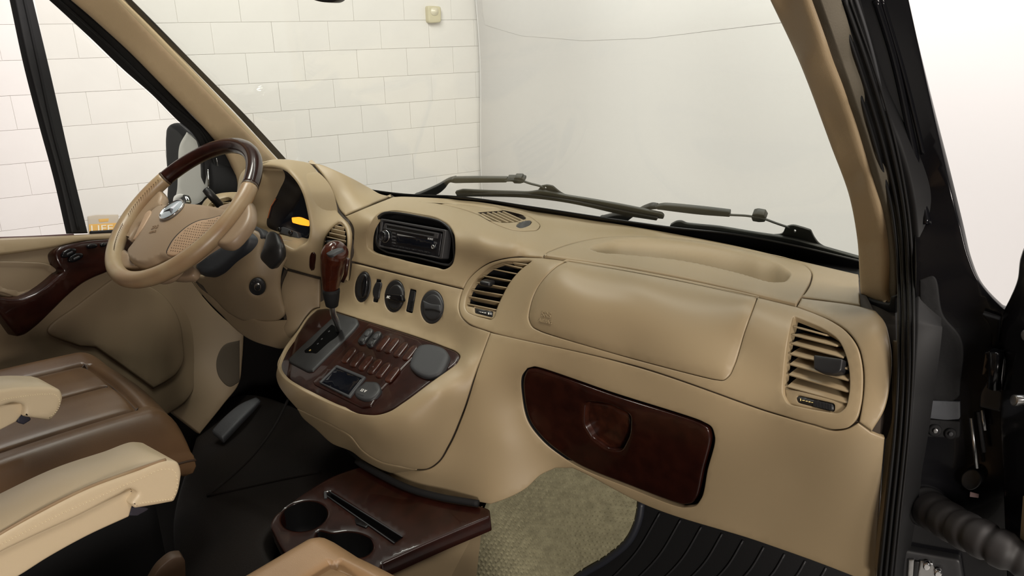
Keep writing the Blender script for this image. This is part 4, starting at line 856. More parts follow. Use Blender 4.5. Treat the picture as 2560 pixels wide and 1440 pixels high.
c = curve([(2137, -10), (2160, 60), (2185, 150), (2207, 250), (2214, 275)], 10, False)
tube('seal_highlight_bead', Off(SE, .002).P(c), [.0018]*len(c), GREYL, sl, seg=8)
# beige kick strip beside the seal
panel('sill_strip', [(2233, 850, 0), (2236, 1000), (2217, 1200), (2190, 1445, 0), (2180, 1445, 0), (2205, 1200), (2222, 1000)], Off(SE, -.012), BEIGE2, sl, r=2, step=10, thick=.01)
# black painted door jamb and hinge pillar
JB = TPS([(2140, 0, 'Y', .91), (2285, 500, 'Y', 1.0), (2290, 800, 'Y', .955), (2262, 1200, 'Y', .94), (2230, 1440, 'Y', .94), (2272, 0, 'Y', .93), (2360, 400, 'Y', .99), (2400, 565, 'Y', .99), (2445, 700, 'Y', .96), (2500, 900, 'Y', .96), (2500, 1200, 'Y', .95), (2480, 1440, 'Y', .95), (2350, 900, 'Y', .965), (2350, 1200, 'Y', .955)])
jb = panel('trim_6', [(2070, -200, 0), (2229, -200, 0), (2272, 0), (2310, 175), (2360, 400), (2378, 480), (2400, 565), (2420, 640), (2445, 700), (2480, 745), (2505, 770, 4), (2540, 780), (2560, 900), (2540, 1200), (2520, 1460, 0), (2215, 1460, 0), (2255, 1200), (2275, 1000), (2285, 800), (2288, 640), (2278, 500), (2232, 325), (2198, 250), (2128, 0)], JB, BLKG, None, r=4, step=14, thick=.012); st(jb)
c = curve([(2190, 0), (2230, 130), (2275, 330), (2305, 480), (2318, 560)], 12, False); tube('jamb_fold', Off(JB, .002).P(c), [.004]*len(c), BLKG, jb, seg=8)
c = curve([(2205, 0), (2258, 180), (2300, 350), (2308, 385)], 12, False); tube('jamb_fold', Off(JB, .001).P(c), [.0025]*len(c), BLKG, jb, seg=8)
panel('jamb_recess', [(2300, 700, 0), (2330, 690), (2360, 790), (2400, 840), (2400, 990, 8), (2380, 1003), (2300, 998, 6)], JB, BLKM, jb, off=.002, r=4, step=12, thick=.003)
panel('jamb_label', [(2298, 1001, 3), (2399, 1005, 3), (2400, 1048, 6), (2370, 1050), (2298, 1043, 3)], JB, mat('dull grey label', (.06, .064, .072), .4), jb, off=.004, r=1.5, step=10, thick=.004)
panel('wiring_plate', [(2296, 1048, 5), (2400, 1054, 5), (2399, 1096, 8), (2296, 1092, 5)], JB, BLKM, jb, off=.005, r=3, step=9, thick=.006)
for (x, y, r_) in ((2338, 1078, 17), (2376, 1086, 15)):
    g = panel('grommet', ell(x, y, r_, r_*.9), JB, BLKM, jb, off=.009, r=4, step=6, thick=.008)
    panel('bolt_head', ell(x+1, y, r_*.38, r_*.36), JB, STEEL if r_ > 16 else GREYL, jb, off=.012, r=1.5, step=4, thick=.004)
panel('lower_jamb_plate', [(2262, 1105, 4), (2310, 1110, 4), (2300, 1225, 4), (2258, 1220, 4)], JB, BLKM, jb, off=.002, r=3, step=10, thick=.003)
# striker at the foot of the jamb
bx_ = panel('striker_pocket', [(2258, 1375, 10), (2400, 1400, 10), (2410, 1470, 0), (2252, 1470, 0)], JB, GREY, jb, off=.012, r=6, step=10, thick=.014)
panel('striker_pin', [(2271, 1400, 2), (2286, 1399, 2), (2283, 1450, 0), (2268, 1450, 0)], JB, STEEL, jb, off=.016, r=2, step=6, thick=.004)
panel('striker_plate', [(2300, 1402, 4), (2332, 1408, 4), (2340, 1430, 3), (2352, 1452, 0), (2290, 1452, 0)], JB, STEEL, jb, off=.016, r=3, step=6, thick=.006)
for x, y in ((2317, 1417), (2345, 1436)): panel('bolt_head', ell(x, y, 10, 10), JB, CHROME, jb, off=.021, r=3, step=4, thick=.006)
panel('striker_dark_slot', [(2286, 1404, 0), (2298, 1406, 0), (2292, 1450, 0), (2282, 1450, 0)], JB, BLK, jb, off=.0165, r=1, step=6, thick=.003)
# ------------------------------------------------------------ driver door
dd = thing('driver_door', 'beige driver door with wood armrest below a half-open window', 'door', (-.86, .8, .4))
DP = TPS([(0, 594, 'X', -.855), (290, 580, 'X', -.855), (360, 576, 'X', -.855), (0, 650, 'X', -.835), (130, 625, 'X', -.83), (0, 742, 'X', -.81), (60, 746, 'X', -.81), (150, 670, 'X', -.82), (61, 837, 'X', -.82), (214, 705, 'X', -.825), (266, 681, 'X', -.83), (370, 714, 'X', -.84), (452, 809, 'X', -.845), (460, 904, 'X', -.84), (385, 971, 'X', -.80), (250, 850, 'X', -.815), (0, 900, 'X', -.80), (150, 1000, 'X', -.78), (450, 700, 'X', -.86), (500, 600, 'X', -.865), (300, 780, 'X', -.832)])
DR = BEIGE_SHADED
door_out = [(-60, 597, 0), (0, 594), (200, 586), (360, 577), (520, 568, 0), (520, 700), (500, 760, 0), (470, 1000), (380, 1060, 0), (-60, 1060, 0)]
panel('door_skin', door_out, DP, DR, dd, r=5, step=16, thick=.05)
panel('belt_ledge', [(-60, 600, 0), (0, 596), (200, 588), (360, 579), (500, 570, 0), (500, 590), (290, 598), (200, 603), (140, 616), (60, 628), (-60, 642, 0)], DP, BEIGE2, dd, off=.012, r=5, step=12, thick=.014)
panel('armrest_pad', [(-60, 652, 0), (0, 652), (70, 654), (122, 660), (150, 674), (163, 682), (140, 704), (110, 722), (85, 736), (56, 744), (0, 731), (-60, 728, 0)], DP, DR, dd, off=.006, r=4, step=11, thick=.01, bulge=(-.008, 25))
WA = [(137, 632), (147, 619), (171, 611), (214, 603), (275, 598), (330, 592), (345, 610), (320, 650), (266, 682), (244, 691), (214, 706), (171, 740), (131, 779), (92, 816), (61, 838), (46, 842, 3), (30, 824), (-40, 735, 0), (-40, 722, 0), (0, 742), (30, 748), (55, 747), (86, 736), (122, 711), (146, 690), (160, 678), (148, 664), (139, 645)]
wa = panel('wood_armrest', WA, DP, WOOD, dd, off=.035, r=7, step=9, thick=.036, label='dark wood armrest with window switches')
for i, (x, y) in enumerate(((174, 632), (191, 644))):
    panel('window_switch', [(x-19, y+5), (x-15, y-2), (x+8, y-12), (x+18, y-9), (x+18, y-3), (x+12, y+3), (x-8, y+12), (x-18, y+10)], DP, BLKG, wa, off=.042, r=3, step=5, thick=.008)
    panel('switch_cap', [(x-7, y+2, 2), (x+8, y-5, 2), (x+10, y, 2), (x-5, y+7, 2)], DP, GREY, wa, off=.0445, r=1.5, step=4, thick=.004)
panel('mirror_switch', ell(232, 615, 13, 6, -6), DP, BLKG, wa, off=.042, r=2.5, step=5, thick=.008)
panel('lock_switch', ell(260, 612, 7, 5, -6), DP, BLKG, wa, off=.042, r=2, step=4, thick=.008)
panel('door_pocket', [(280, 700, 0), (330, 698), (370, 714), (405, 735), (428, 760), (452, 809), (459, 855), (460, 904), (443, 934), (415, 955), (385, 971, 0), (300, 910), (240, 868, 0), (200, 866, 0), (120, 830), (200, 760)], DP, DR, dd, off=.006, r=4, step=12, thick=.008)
# window frame, divider bar and glass
WF = Plane(np.array([-.875, 0, 0]), np.array([1., 0, .06]))
WF = Plane(np.array([-.875, .9, .72]), np.array([1., 0, .16]))
panel('window_divider', [(-5, -200, 0), (38, 0), (71, 155), (111, 311), (147, 444), (179, 584, 0), (221, 583, 0), (182, 422), (147, 267), (116, 133), (84, 0), (36, -200, 0)], WF, SEAL, dd, off=.012, r=5, step=12, thick=.03, label='black window divider bar')
c = curve([(18, -195), (95, 155), (133, 330), (165, 450), (196, 575)], 12, False); tube('divider_groove', Off(WF, .013).P(c), [.0035]*len(c), BLKM, dd, seg=8)
panel('window_seal', [(-110, -200, 0), (120, 0), (222, 93), (311, 178), (382, 240), (444, 302), (484, 338), (498, 360), (508, 400), (512, 450), (516, 500), (522, 575, 0), (600, 560, 0), (602, 500), (590, 440), (578, 400), (556, 372), (538, 351), (489, 302), (400, 209), (311, 120), (231, 49), (173, 0), (-57, -200, 0)], LS, SEAL, dd, off=.004, r=5, step=11, thick=.03, label='black rubber window seal')
c = curve([(-70, -190), (280, 120), (420, 255), (510, 340), (532, 395), (545, 470), (552, 545)], 12, False); tube('seal_bead', Off(LS, .006).P(c), [.004]*len(c), SEAL, dd, seg=8)
c = curve([(541, 395), (549, 440), (556, 500), (559, 540)], 12, False); tube('seal_edge', Off(LS, .008).P(c), [.0012]*len(c), STEEL, dd, seg=6)
panel('quarter_glass', [(84, -20, 0), (116, -20, 0), (222, 95), (311, 180), (382, 242), (444, 304), (484, 340), (500, 362), (514, 450), (522, 570, 0), (221, 584, 0), (182, 422), (147, 267), (116, 133)], WF, GLASS, dd, off=-.012, r=1, step=20, thick=.004, label='green tinted quarter glass')
c = curve([(221, 581), (290, 577), (360, 573), (500, 562)], 12, False); tube('glass_channel', WF.P(c)+np.array([.01, 0, 0]), [.005]*len(c), BLKM, dd, seg=8)
c = curve([(-40, 595), (60, 592), (179, 586)], 12, False); tube('glass_channel', WF.P(c)+np.array([.01, 0, 0]), [.003]*len(c), mat('dark red felt', (.05, .012, .015), .9), dd, seg=8)
# kick panel ahead of the door
KPN = TPS([(370, 712, 'X', -.855), (452, 809, 'X', -.855), (460, 904, 'X', -.85), (480, 690, 'X', -.84), (560, 790, 'X', -.82), (600, 850, 'X', -.80), (598, 955, 'X', -.79), (520, 1050, 'X', -.80), (400, 960, 'X', -.83)])
kp = panel('trim_7', [(330, 690, 0), (470, 690, 0), (510, 745), (560, 797), (610, 835, 0), (606, 900), (598, 958), (560, 1010), (500, 1085, 0), (400, 1000), (380, 970), (440, 935), (462, 904), (462, 855), (452, 809), (428, 760), (370, 714)], KPN, BEIGE_SHADED, None, r=3, step=12, thick=.02); st(kp)
panel('footwell_pad', [(540, 905), (560, 862), (600, 850, 0), (600, 955, 0), (575, 968), (548, 945)], Off(KPN, .001), mat('dark felt patch', (.05, .038, .024), .9), kp, r=3, step=9, thick=.004)
# exterior mirror on the driver door
MP = Plane(at(430, 400, 'X', -1.12), np.array([-.10, -.95, .25]))
sm = panel('exterior_mirror', [(411, 340), (414, 320), (424, 309), (440, 306), (455, 309), (463, 318), (500, 345), (520, 390), (522, 500), (500, 520), (438, 522), (420, 512), (416, 450), (411, 380)], MP, BLKM, dd, r=8, step=9, thick=.08, back=True, label='tall black exterior mirror on the door')
panel('mirror_glass', [(466, 330, 0), (492, 352), (512, 395), (514, 490), (498, 506), (438, 507), (442, 471), (444, 410), (449, 360)], MP, mat('mirror silver', (.86, .88, .84), .02, 1.0), sm, off=.003, r=1.5, step=14, thick=.004)
panel('convex_mirror', [(431, 500), (434, 490), (442, 485), (451, 484), (459, 488), (464, 498), (465, 508), (432, 509)], MP, mat('convex silver', (.8, .82, .8), .05, 1.0), sm, off=.012, r=3, step=6, thick=.01, bulge=(.006, 14))
# ------------------------------------------------------------ passenger door, swung open at the right edge
pdr = thing('passenger_door', 'open black passenger door edge with hinge beside the jamb', 'door', tuple(at(2530, 1000, 'Y', .93)))
PD = TPS([(2560, 610, 'Y', .93), (2545, 640, 'Y', .93), (2505, 770, 'Y', .94), (2500, 1000, 'Y', .925), (2490, 1440, 'Y', .92), (2560, 1000, 'Y', .88), (2560, 1440, 'Y', .88)])
panel('door_shell', [(2620, 600, 0), (2561, 612), (2549, 640), (2540, 700), (2522, 745), (2509, 772), (2500, 830), (2508, 900), (2498, 1000), (2505, 1200), (2515, 1460, 0), (2640, 1460, 0)], PD, BLKG, pdr, r=6, step=14, thick=.05)
panel('door_trim_edge', [(2556, 1240, 0), (2600, 1240, 0), (2600, 1460, 0), (2541, 1460, 0), (2548, 1350)], PD, BEIGE2, pdr, off=.01, r=3, step=12, thick=.02)
for y, r_ in ((838, 14), (1001, 15)):
    panel('bolt_head', ell(2560 if y < 900 else 2533, y, r_*.7, r_), PD, STEEL, pdr, off=.008, r=3, step=5, thick=.01)
hg = panel('hinge', [(2461, 882, 3), (2472, 880, 3), (2512, 892, 3), (2516, 905), (2505, 968, 3), (2490, 970, 3), (2452, 938, 3)], Off(JB, .03), BLKG, pdr, r=4, step=8, thick=.03)
tube('hinge_pin', [Off(JB, .034).pt(2492, 880), Off(JB, .034).pt(2486, 970)], .007, BLKG, pdr, seg=14)
panel('hinge_strap', [(2455, 785, 4), (2500, 800, 4), (2495, 840), (2488, 880, 2), (2478, 878, 2), (2480, 830), (2466, 800)], Off(JB, .012), BLKM, pdr, r=3, step=8, thick=.012)
panel('hinge_arm', [(2466, 955, 4), (2492, 965, 4), (2508, 985), (2500, 1030, 4), (2448, 1018, 4), (2452, 980)], Off(JB, .02), BLK, pdr, r=4, step=8, thick=.02)
for a, b in (((2428, 1045), (2442, 1170)), ((2446, 1030), (2460, 1130)), ((2455, 1025), (2462, 1075))):
    tube('check_link', [Off(JB, .012).pt(*a), Off(JB, .012).pt(*b)], .0022, STEEL if a[0] != 2446 else GREYL, pdr, seg=8)
panel('check_bracket', [(2405, 1188), (2420, 1176), (2440, 1176), (2454, 1195), (2446, 1216), (2425, 1226), (2404, 1212)], Off(JB, .012), BLK, pdr, r=3, step=8, thick=.02)
panel('warning_tag', [(2425, 1230, 1), (2447, 1236, 1), (2446, 1245, 1), (2424, 1242, 1)], Off(JB, .016), mat('faded pink tag', (.35, .24, .24), .6), pdr, r=.8, step=6, thick=.001)
# corrugated wiring boot between jamb and door
bt = thing('wiring_boot', 'black corrugated rubber boot between door jamb and open door', 'cable boot', tuple(Off(JB, .02).pt(2330, 1285)))
Pa = [Off(JB, .0).pt(2318, 1270), Off(JB, .03).pt(2350, 1290), Off(JB, .06).pt(2400, 1320), Off(JB, .08).pt(2450, 1345), Off(JB, .09).pt(2510, 1375), Off(JB, .09).pt(2580, 1405)]
Pp = spl3(Pa, 40); n = len(Pp); u = np.linspace(0, 1, n)
mm = depth_of(Pa[1])/FPX
rr = (50-7*u)*mm*(1-.13*np.abs(np.sin(u*math.pi*6.2+.4))**6)
BOOT = mat('boot rubber', (.013, .0115, .0115), .6)
tube('bellows', Pp, rr, BOOT, bt, seg=30)
tube('boot_flange', [Off(JB, .001).pt(2314, 1266), Off(JB, .012).pt(2322, 1271)], [54*mm, 50*mm], BLKM, bt, seg=30)
# ------------------------------------------------------------ driver seat
ds = thing('driver_seat', 'brown leather driver seat with pleated cushion and worn front edge', 'seat', (-.46, .40, .05))
def cushion(name, corners, topz, par, m, pleats, nu=48, nv=44, hgt=.16, rnd=.10, cross=.42, bolster=.02, front_roll=.0, skirt=1.0, seams=True):
    FL, FRc, BR, BL = [np.array(c, float) for c in corners]
    V = []; F = []
    def top(u, v):                                     # u left..right, v back..front
        eu = min(u, 1-u); ev = 1-v
        def edge(e, w): e = min(e/w, 1); return math.sqrt(max(0, 1-(1-e)**2))
        h = edge(eu, rnd)*edge(ev, rnd*1.05)
        z = topz(u, v)
        g = 0
        if .20 < u < .82 and v < .86:
            for q in pleats: g -= .013*math.exp(-((u-q)/.008)**2)*min(1, max(0, (v-cross))/.03)
            g -= .012*math.exp(-((v-cross)/.008)**2)
        for q in (.20, .82):
            if v < .88: g -= .012*math.exp(-((u-q)/.012)**2)
        if .2 < u < .82: g -= .012*math.exp(-((v-.88)/.014)**2)
        if .2 < u < .82 and v < .88:
            k = min(abs(u-q) for q in list(pleats)+[.2, .82]); g += .006*min(1, k/.08)
        b = bolster*(max(0, abs(u-.51)-.31)/.19)
        return z-hgt*(1-h)*.75+g*h+b*h
    ex_ = [0, -.02, -.012, -.006, .006, .012, .02]
    Us = sorted(set([round(.5-.5*math.cos(math.pi*i/nu)*.9995, 4) for i in range(nu+1)]+[round(q+e, 4) for q in list(pleats)+[.2, .82] for e in ex_]))
    Vs_ = sorted(set([round(1-(1-j/nv)**1.5, 4) for j in range(nv+1)]+[round(q+e, 4) for q in (cross, .88) for e in ex_]))
    nu, nv = len(Us)-1, len(Vs_)-1
    for v in Vs_:
        for u in Us:
            p = (BL*(1-u)+BR*u)*(1-v)+(FL*(1-u)+FRc*u)*v
            out = 0
            V.append((p[0], p[1]+front_roll*math.sin(math.pi*u)*v*v, top(u, v)))
    N = nu+1
    for j in range(nv):
        for i in range(nu): F.append((j*N+i, j*N+i+1, (j+1)*N+i+1, (j+1)*N+i))
    ring = [j*N for j in range(nv+1)]+[nv*N+i for i in range(1, N)]+[j*N+nu for j in range(nv-1, -1, -1)]+[i for i in range(nu-1, 0, -1)]
    prev = ring; c = np.mean([V[k][:2] for k in ring], axis=0); zb = min(V[k][2] for k in ring)
    for s, dz in ((1.012, .012), (1.015, .05), (.99, .075), (.93, .085)):
        b = len(V)
        for k in ring: V.append((c[0]+(V[k][0]-c[0])*s, c[1]+(V[k][1]-c[1])*s, V[k][2]-dz*skirt))
        cur = list(range(b, b+len(ring))); m_ = len(ring)
        for i in range(m_): F.append((prev[i], prev[(i+1) % m_], cur[(i+1) % m_], cur[i]))
        prev = cur
    F.append(tuple(prev)); o = mesh(name, V, F, m, par); mb = MB()
    def P3(u, v): p = (BL*(1-u)+BR*u)*(1-v)+(FL*(1-u)+FRc*u)*v; return np.array([p[0], p[1]+front_roll*math.sin(math.pi*u)*v*v, top(u, v)+.0008])
    L = [[(q, .03+.85*k/40) for k in range(41)] for q in (.20, .82)]+[[(q, cross+(.86-cross)*k/24) for k in range(25)] for q in pleats]+[[(.20+.62*k/30, w_) for k in range(31)] for w_ in (cross, .88)]
    for l in (L if seams else []): mb.add(*tube_geo([P3(*q) for q in l], .0016, seg=6))
    c_ = np.array([np.array(V[k]) for k in ring]); n_ = len(c_)
    side = [np.array([c[0]+(q[0]-c[0])*1.016, c[1]+(q[1]-c[1])*1.016, q[2]-.030*skirt]) for q in c_]
    mb.add(*tube_geo(side, .0022, seg=6, closed=True))
    mb.build('seam', mat('seam brown', (.035, .018, .009), .6), o); return o
SC_ = [(-.68, .715, 0), (-.245, .665, 0), (-.25, .12, 0), (-.70, .15, 0)]
dsz = lambda u, v: .52-.035*v**2-.02*(u-.0)
cushion('seat_cushion', SC_, dsz, ds, SEATL, (.51,), front_roll=.02, hgt=.11, skirt=.6)
V, F = box_geo((-.46, .40, .21), (.19, 0, 0), (0, .20, 0), (0, 0, .15), .1); mesh('seat_base', V, F, BLKM, ds)
V, F = box_geo((-.47, .02, .85), (.24, 0, 0), (0, .06, -.02), (0, .10, .38), .5); mesh('backrest', V, F, SEATL, ds)
def armrest(par, name, Xs, top, lower, wid, lab):
    S = Plane(np.array([Xs, 0, 0]), np.array([1., 0, 0])); pr = S.N([(300, 1200)])[0]
    a = panel(name, top, S, CREAM, par, r=9, step=9, thick=wid, back=True, label=lab)
    return S
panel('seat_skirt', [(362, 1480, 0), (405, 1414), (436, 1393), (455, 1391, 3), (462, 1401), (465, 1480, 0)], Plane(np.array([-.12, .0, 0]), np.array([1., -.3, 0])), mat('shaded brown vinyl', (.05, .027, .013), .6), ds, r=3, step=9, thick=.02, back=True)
# armrest on the driver seat's inboard side (far one)
S1 = armrest(ds, 'armrest', -.205, [(-60, 985, 0), (0, 975), (60, 968), (128, 968, 0), (152, 977), (158, 990), (152, 1018), (140, 1040), (127, 1052, 3), (100, 1048), (60, 1042, 4), (62, 1016), (40, 1008), (0, 1018), (-60, 1030, 0)], None, .078, 'cream leather armrest of the driver seat')
panel('armrest_side', [(-60, 1026, 0), (0, 1014), (56, 1008, 0), (58, 1030), (41, 1055, 3), (0, 1076), (-60, 1100, 0)], Off(S1, -.012), CREAM, ds, r=4, step=9, thick=.05, back=True)
panel('armrest_hinge', [(46, 1040, 2), (66, 1036, 2), (78, 1048), (60, 1062, 2), (44, 1056)], Off(S1, -.02), mat('blue grey plastic', (.03, .03, .045), .5), ds, r=3, step=6, thick=.03)
def stitch(par, S, pts, n, m=None, w=2.6):
    c = curve(pts, 2, False); L = np.r_[0, np.cumsum(np.linalg.norm(np.diff(c, axis=0), axis=1))]; mb = MB()
    for k in range(n):
        s = L[-1]*(k+.5)/n; x = np.interp(s, L, c[:, 0]); y = np.interp(s, L, c[:, 1]); x2 = np.interp(s+w, L, c[:, 0]); y2 = np.interp(s+w, L, c[:, 1])
        A = S.pt(x, y); B = S.pt(x2, y2) if abs(x2-x)+abs(y2-y) > .3 else A+[0, .002, 0]
        nn = S.N([(x, y)])[0]; e = (B-A)/2; up = np.cross(nn, e); up /= np.linalg.norm(up)+1e-9
        mb.add(*box_geo((A+B)/2+nn*.0004, e, up*.0006, nn*.0006, 0))
    o = mb.build('stitching', m or mat('cream thread', (.75, .65, .45), .6), par, False); o['kind'] = 'stuff'; return o
stitch(ds, S1, [(0, 1000), (60, 990), (110, 985), (140, 988), (149, 1002), (142, 1026), (128, 1040)], 34)
# ------------------------------------------------------------ passenger seat
ps = thing('passenger_seat', 'tan leather passenger seat with a stitched cream armrest in the foreground', 'seat', (.45, .25, .05))
S2 = armrest(ps, 'armrest', .165, [(-80, 1395, 0), (0, 1340), (100, 1284), (225, 1222), (340, 1180), (420, 1152), (446, 1157), (455, 1180), (453, 1205), (446, 1235), (437, 1255, 5), (400, 1262), (340, 1272, 4), (330, 1262), (345, 1232), (330, 1224), (300, 1238), (200, 1290), (80, 1345), (0, 1384), (-80, 1430, 0)], None, .088, 'stitched cream leather armrest of the passenger seat')
panel('armrest_side', [(-80, 1425, 0), (0, 1378), (100, 1330), (225, 1272), (330, 1224, 3), (336, 1240), (324, 1292, 4), (220, 1340), (120, 1395), (40, 1445), (-80, 1500, 0)], Off(S2, -.014), CREAM, ps, r=5, step=11, thick=.05, back=True)
panel('armrest_hinge', [(322, 1270, 2), (345, 1266, 2), (372, 1272), (345, 1290, 2), (325, 1290, 2)], Off(S2, -.022), mat('blue grey plastic', (.03, .03, .045), .5), ps, r=3, step=6, thick=.03)
stitch(ps, S2, [(-40, 1384), (0, 1362), (120, 1300), (250, 1240), (350, 1196), (412, 1172), (434, 1176), (442, 1195), (438, 1232), (430, 1246)], 64)
stitch(ps, S2, [(345, 1258), (390, 1252), (430, 1247)], 12)
c = curve([(-60, 1374), (0, 1338), (100, 1281), (225, 1219), (340, 1176), (418, 1150)], 8, False)
tube('piping', S2.P(c)+np.array([-.004, 0, -.001]), [.0022]*len(c), LEATHERW, ps, seg=8)
SC2 = [(.19, .635, 0), (.68, .60, 0), (.66, .02, 0), (.17, .05, 0)]
cushion('seat_cushion', SC2, lambda u, v: .437-.01*v**2, ps, mat('tan seat leather', (.27, .165, .082), .42, bump=(900, .1, 'leather'), var=((.32, .20, .105), 9)), (.36, .51, .66), front_roll=.03, seams=False)
V, F = box_geo((.43, .28, .19), (.19, 0, 0), (0, .20, 0), (0, 0, .14), .1); mesh('seat_base', V, F, BLKM, ps)
# ------------------------------------------------------------ cup holder console between the seats
ch = thing('cup_holder_console', 'dark wood tray with two cup holders standing between the seats', 'console', (.15, .78, 0))
TP = Plane(np.array([.15, .8, .335]), np.array([0, -.10, 1.]))
C1 = ell(760, 1290, 59, 36, -12); C2 = [(793, 1330), (830, 1334), (870, 1330), (905, 1336), (928, 1350), (932, 1370), (915, 1388), (880, 1392), (835, 1388), (800, 1370), (788, 1348)]
SLOT = [(812, 1233, 2), (828, 1230, 2), (1004, 1343, 2), (984, 1357, 2)]
TRY = [(904, 1163, 0), (953, 1192), (1025, 1226), (1098, 1246), (1195, 1262, 4), (1224, 1272, 5), (1226, 1292, 4), (1100, 1345), (955, 1410, 0), (930, 1460, 0), (760, 1420), (715, 1385), (685, 1335), (676, 1312), (684, 1292), (710, 1270), (770, 1225), (830, 1190)]
panel('tray_top', TRY, TP, WOOD, ch, holes=[C1, C2, SLOT], r=5, step=11, thick=.03, label='glossy dark wood tray top')
for q in (C1, C2): well('cup_well', q, TP, BLK, ch, depth=.07, shrink=3, direc=(0, 0, -1))
well('slot_well', SLOT, TP, BLK, ch, depth=.02, shrink=1, direc=(0, 0, -1))
for a, b in (((822, 1228), (1006, 1342)), ((812, 1236), (986, 1358))):
    tube('slot_rail', [Off(TP, .001).pt(*a), Off(TP, .001).pt(*b)], .0013, GREYL, ch, seg=8)
panel('slot_catch', [(886, 1295, 2), (908, 1304, 2), (925, 1312, 2), (915, 1322, 2), (890, 1312, 2)], TP, BLKG, ch, off=.002, r=2, step=5, thick=.02)
panel('slot_end', [(809, 1230, 1), (816, 1227, 1), (818, 1243, 1), (810, 1246, 1)], TP, GREYL, ch, off=.003, r=1.5, step=4, thick=.006)
BS = TPS([(1224, 1285, TP, 0), (955, 1410, TP, 0), (1215, 1400, 'X', .305), (1190, 1450, 'X', .30), (1000, 1450, 'X', .29)])
A = TP.pt(1222, 1288); B = TP.pt(935, 1418)
dv = np.array([0, 0, -1.]); Vv = [A-[.012, 0, .004], B-[.012, 0, .004], B+[-.02, 0, -.32], A+[-.06, 0, -.30], A-[.03, -.02, .004], B-[.03, 0, .004], B+[-.04, 0, -.32], A+[-.09, -.02, -.30]]
mesh('base', Vv, [(0, 1, 2, 3), (4, 7, 6, 5), (0, 3, 7, 4), (1, 5, 6, 2), (3, 2, 6, 7)], BEIGE2, ch, False)
c = curve([(893, 1153), (904, 1160), (953, 1188), (1025, 1222), (1098, 1242), (1196, 1259)], 10, False)
tube('gasket', Off(TP, .008).P(c), [.0065]*len(c), BLKM, ch, seg=10, label='black rubber gasket')
# ------------------------------------------------------------ floor coverings
CG = mat('olive beige loop carpet', (.33, .305, .19), .95, bump=(220, 1.0), var=((.24, .22, .135), 60))
_a = at(1600, 1262, 'Y', 1.235); _b = at(1450, 1440, 'Z', .022); RMS = Plane.by3(_a, _b, _a+np.array([1., 0, 0]))
CS = TPS([(1388, 1173, 'Y', 1.12), (1210, 1300, 'Y', .99), (1200, 1440, 'Z', .06), (1330, 1300, 'Z', .17)]+[(x, y, Off(RMS, .004), 0) for x, y in ((1602, 1240), (1598, 1290), (1575, 1345), (1520, 1395), (1450, 1436), (1410, 1468))])
cmo = [(1360, 1160, 0), (1440, 1150, 0), (1600, 1235, 0), (1597, 1290), (1570, 1350), (1520, 1395), (1450, 1435), (1410, 1470, 0), (1150, 1470, 0), (1195, 1360), (1215, 1290), (1240, 1240), (1310, 1205)]
cm = thing('carpet_mat', 'olive beige woven carpet on the passenger footwell tunnel side', 'carpet', tuple(CS.pt(1400, 1320)))
panel('mat_body', cmo, CS, CG, cm, r=4, step=9, thick=.012)
mb = MB(); q = inset(curve(cmo), 6); k = 0
gx = np.arange(1160, 1600, 12.5)
for i, x in enumerate(gx):
    for j in range(32):
        y = 1150+j*10.6; xx = x+(j % 2)*6.2+RNG.normal()*1.0; yy = y+(x-1160)*.10-20+RNG.normal()*.6
        p = np.array([[xx, yy]])
        if not inside(p, q)[0]: continue
        c_ = CS.P(p)[0]; n_ = CS.N(p)[0]; w_ = .0058+RNG.normal()*.0005
        e1 = CS.pt(xx+5.2, yy+1.6)-c_; e2 = CS.pt(xx-.9, yy+4)-c_
        mb.add([c_-e1, c_-e2*.9, c_+e1, c_+e2*.9, c_+n_*w_], [(0, 1, 4), (1, 2, 4), (2, 3, 4), (3, 0, 4)])
lo = mb.build('carpet_loops', CG, cm); lo['kind'] = 'stuff'
rm = thing('rubber_mat', 'black ribbed rubber mat on the passenger footwell floor', 'floor mat', tuple(at(1750, 1400, 'Z', .02)))
panel('mat_body', [(1602, 1240, 0), (1800, 1300, 0), (2140, 1430, 0), (2150, 1480, 0), (1400, 1480, 0), (1440, 1440), (1520, 1393), (1575, 1345), (1598, 1290)], RMS, BLKM, rm, r=5, step=14, thick=.01)
c = curve([(1604, 1255), (1598, 1295), (1575, 1348), (1520, 1397), (1450, 1440), (1425, 1462)], 10, False)
tube('raised_border', Off(RMS, .008).P(c), [.008]*len(c), mat('blue black rubber', (.024, .026, .034), .45), rm, seg=10)
for k in range(9):
    x = 1650+k*52; y0 = 1266+(x-1600)*.33; P = [(x, y0), (x-.30*(1475-y0), y0+.5*(1475-y0)), (x-.78*(1475-y0), 1475)]
    c = curve(P, 12, False); tube('rib', Off(RMS, .002).P(c), [.0026]*len(c), mat('rib edge rubber', (.02, .02, .022), .5), rm, seg=8, flat=.8)
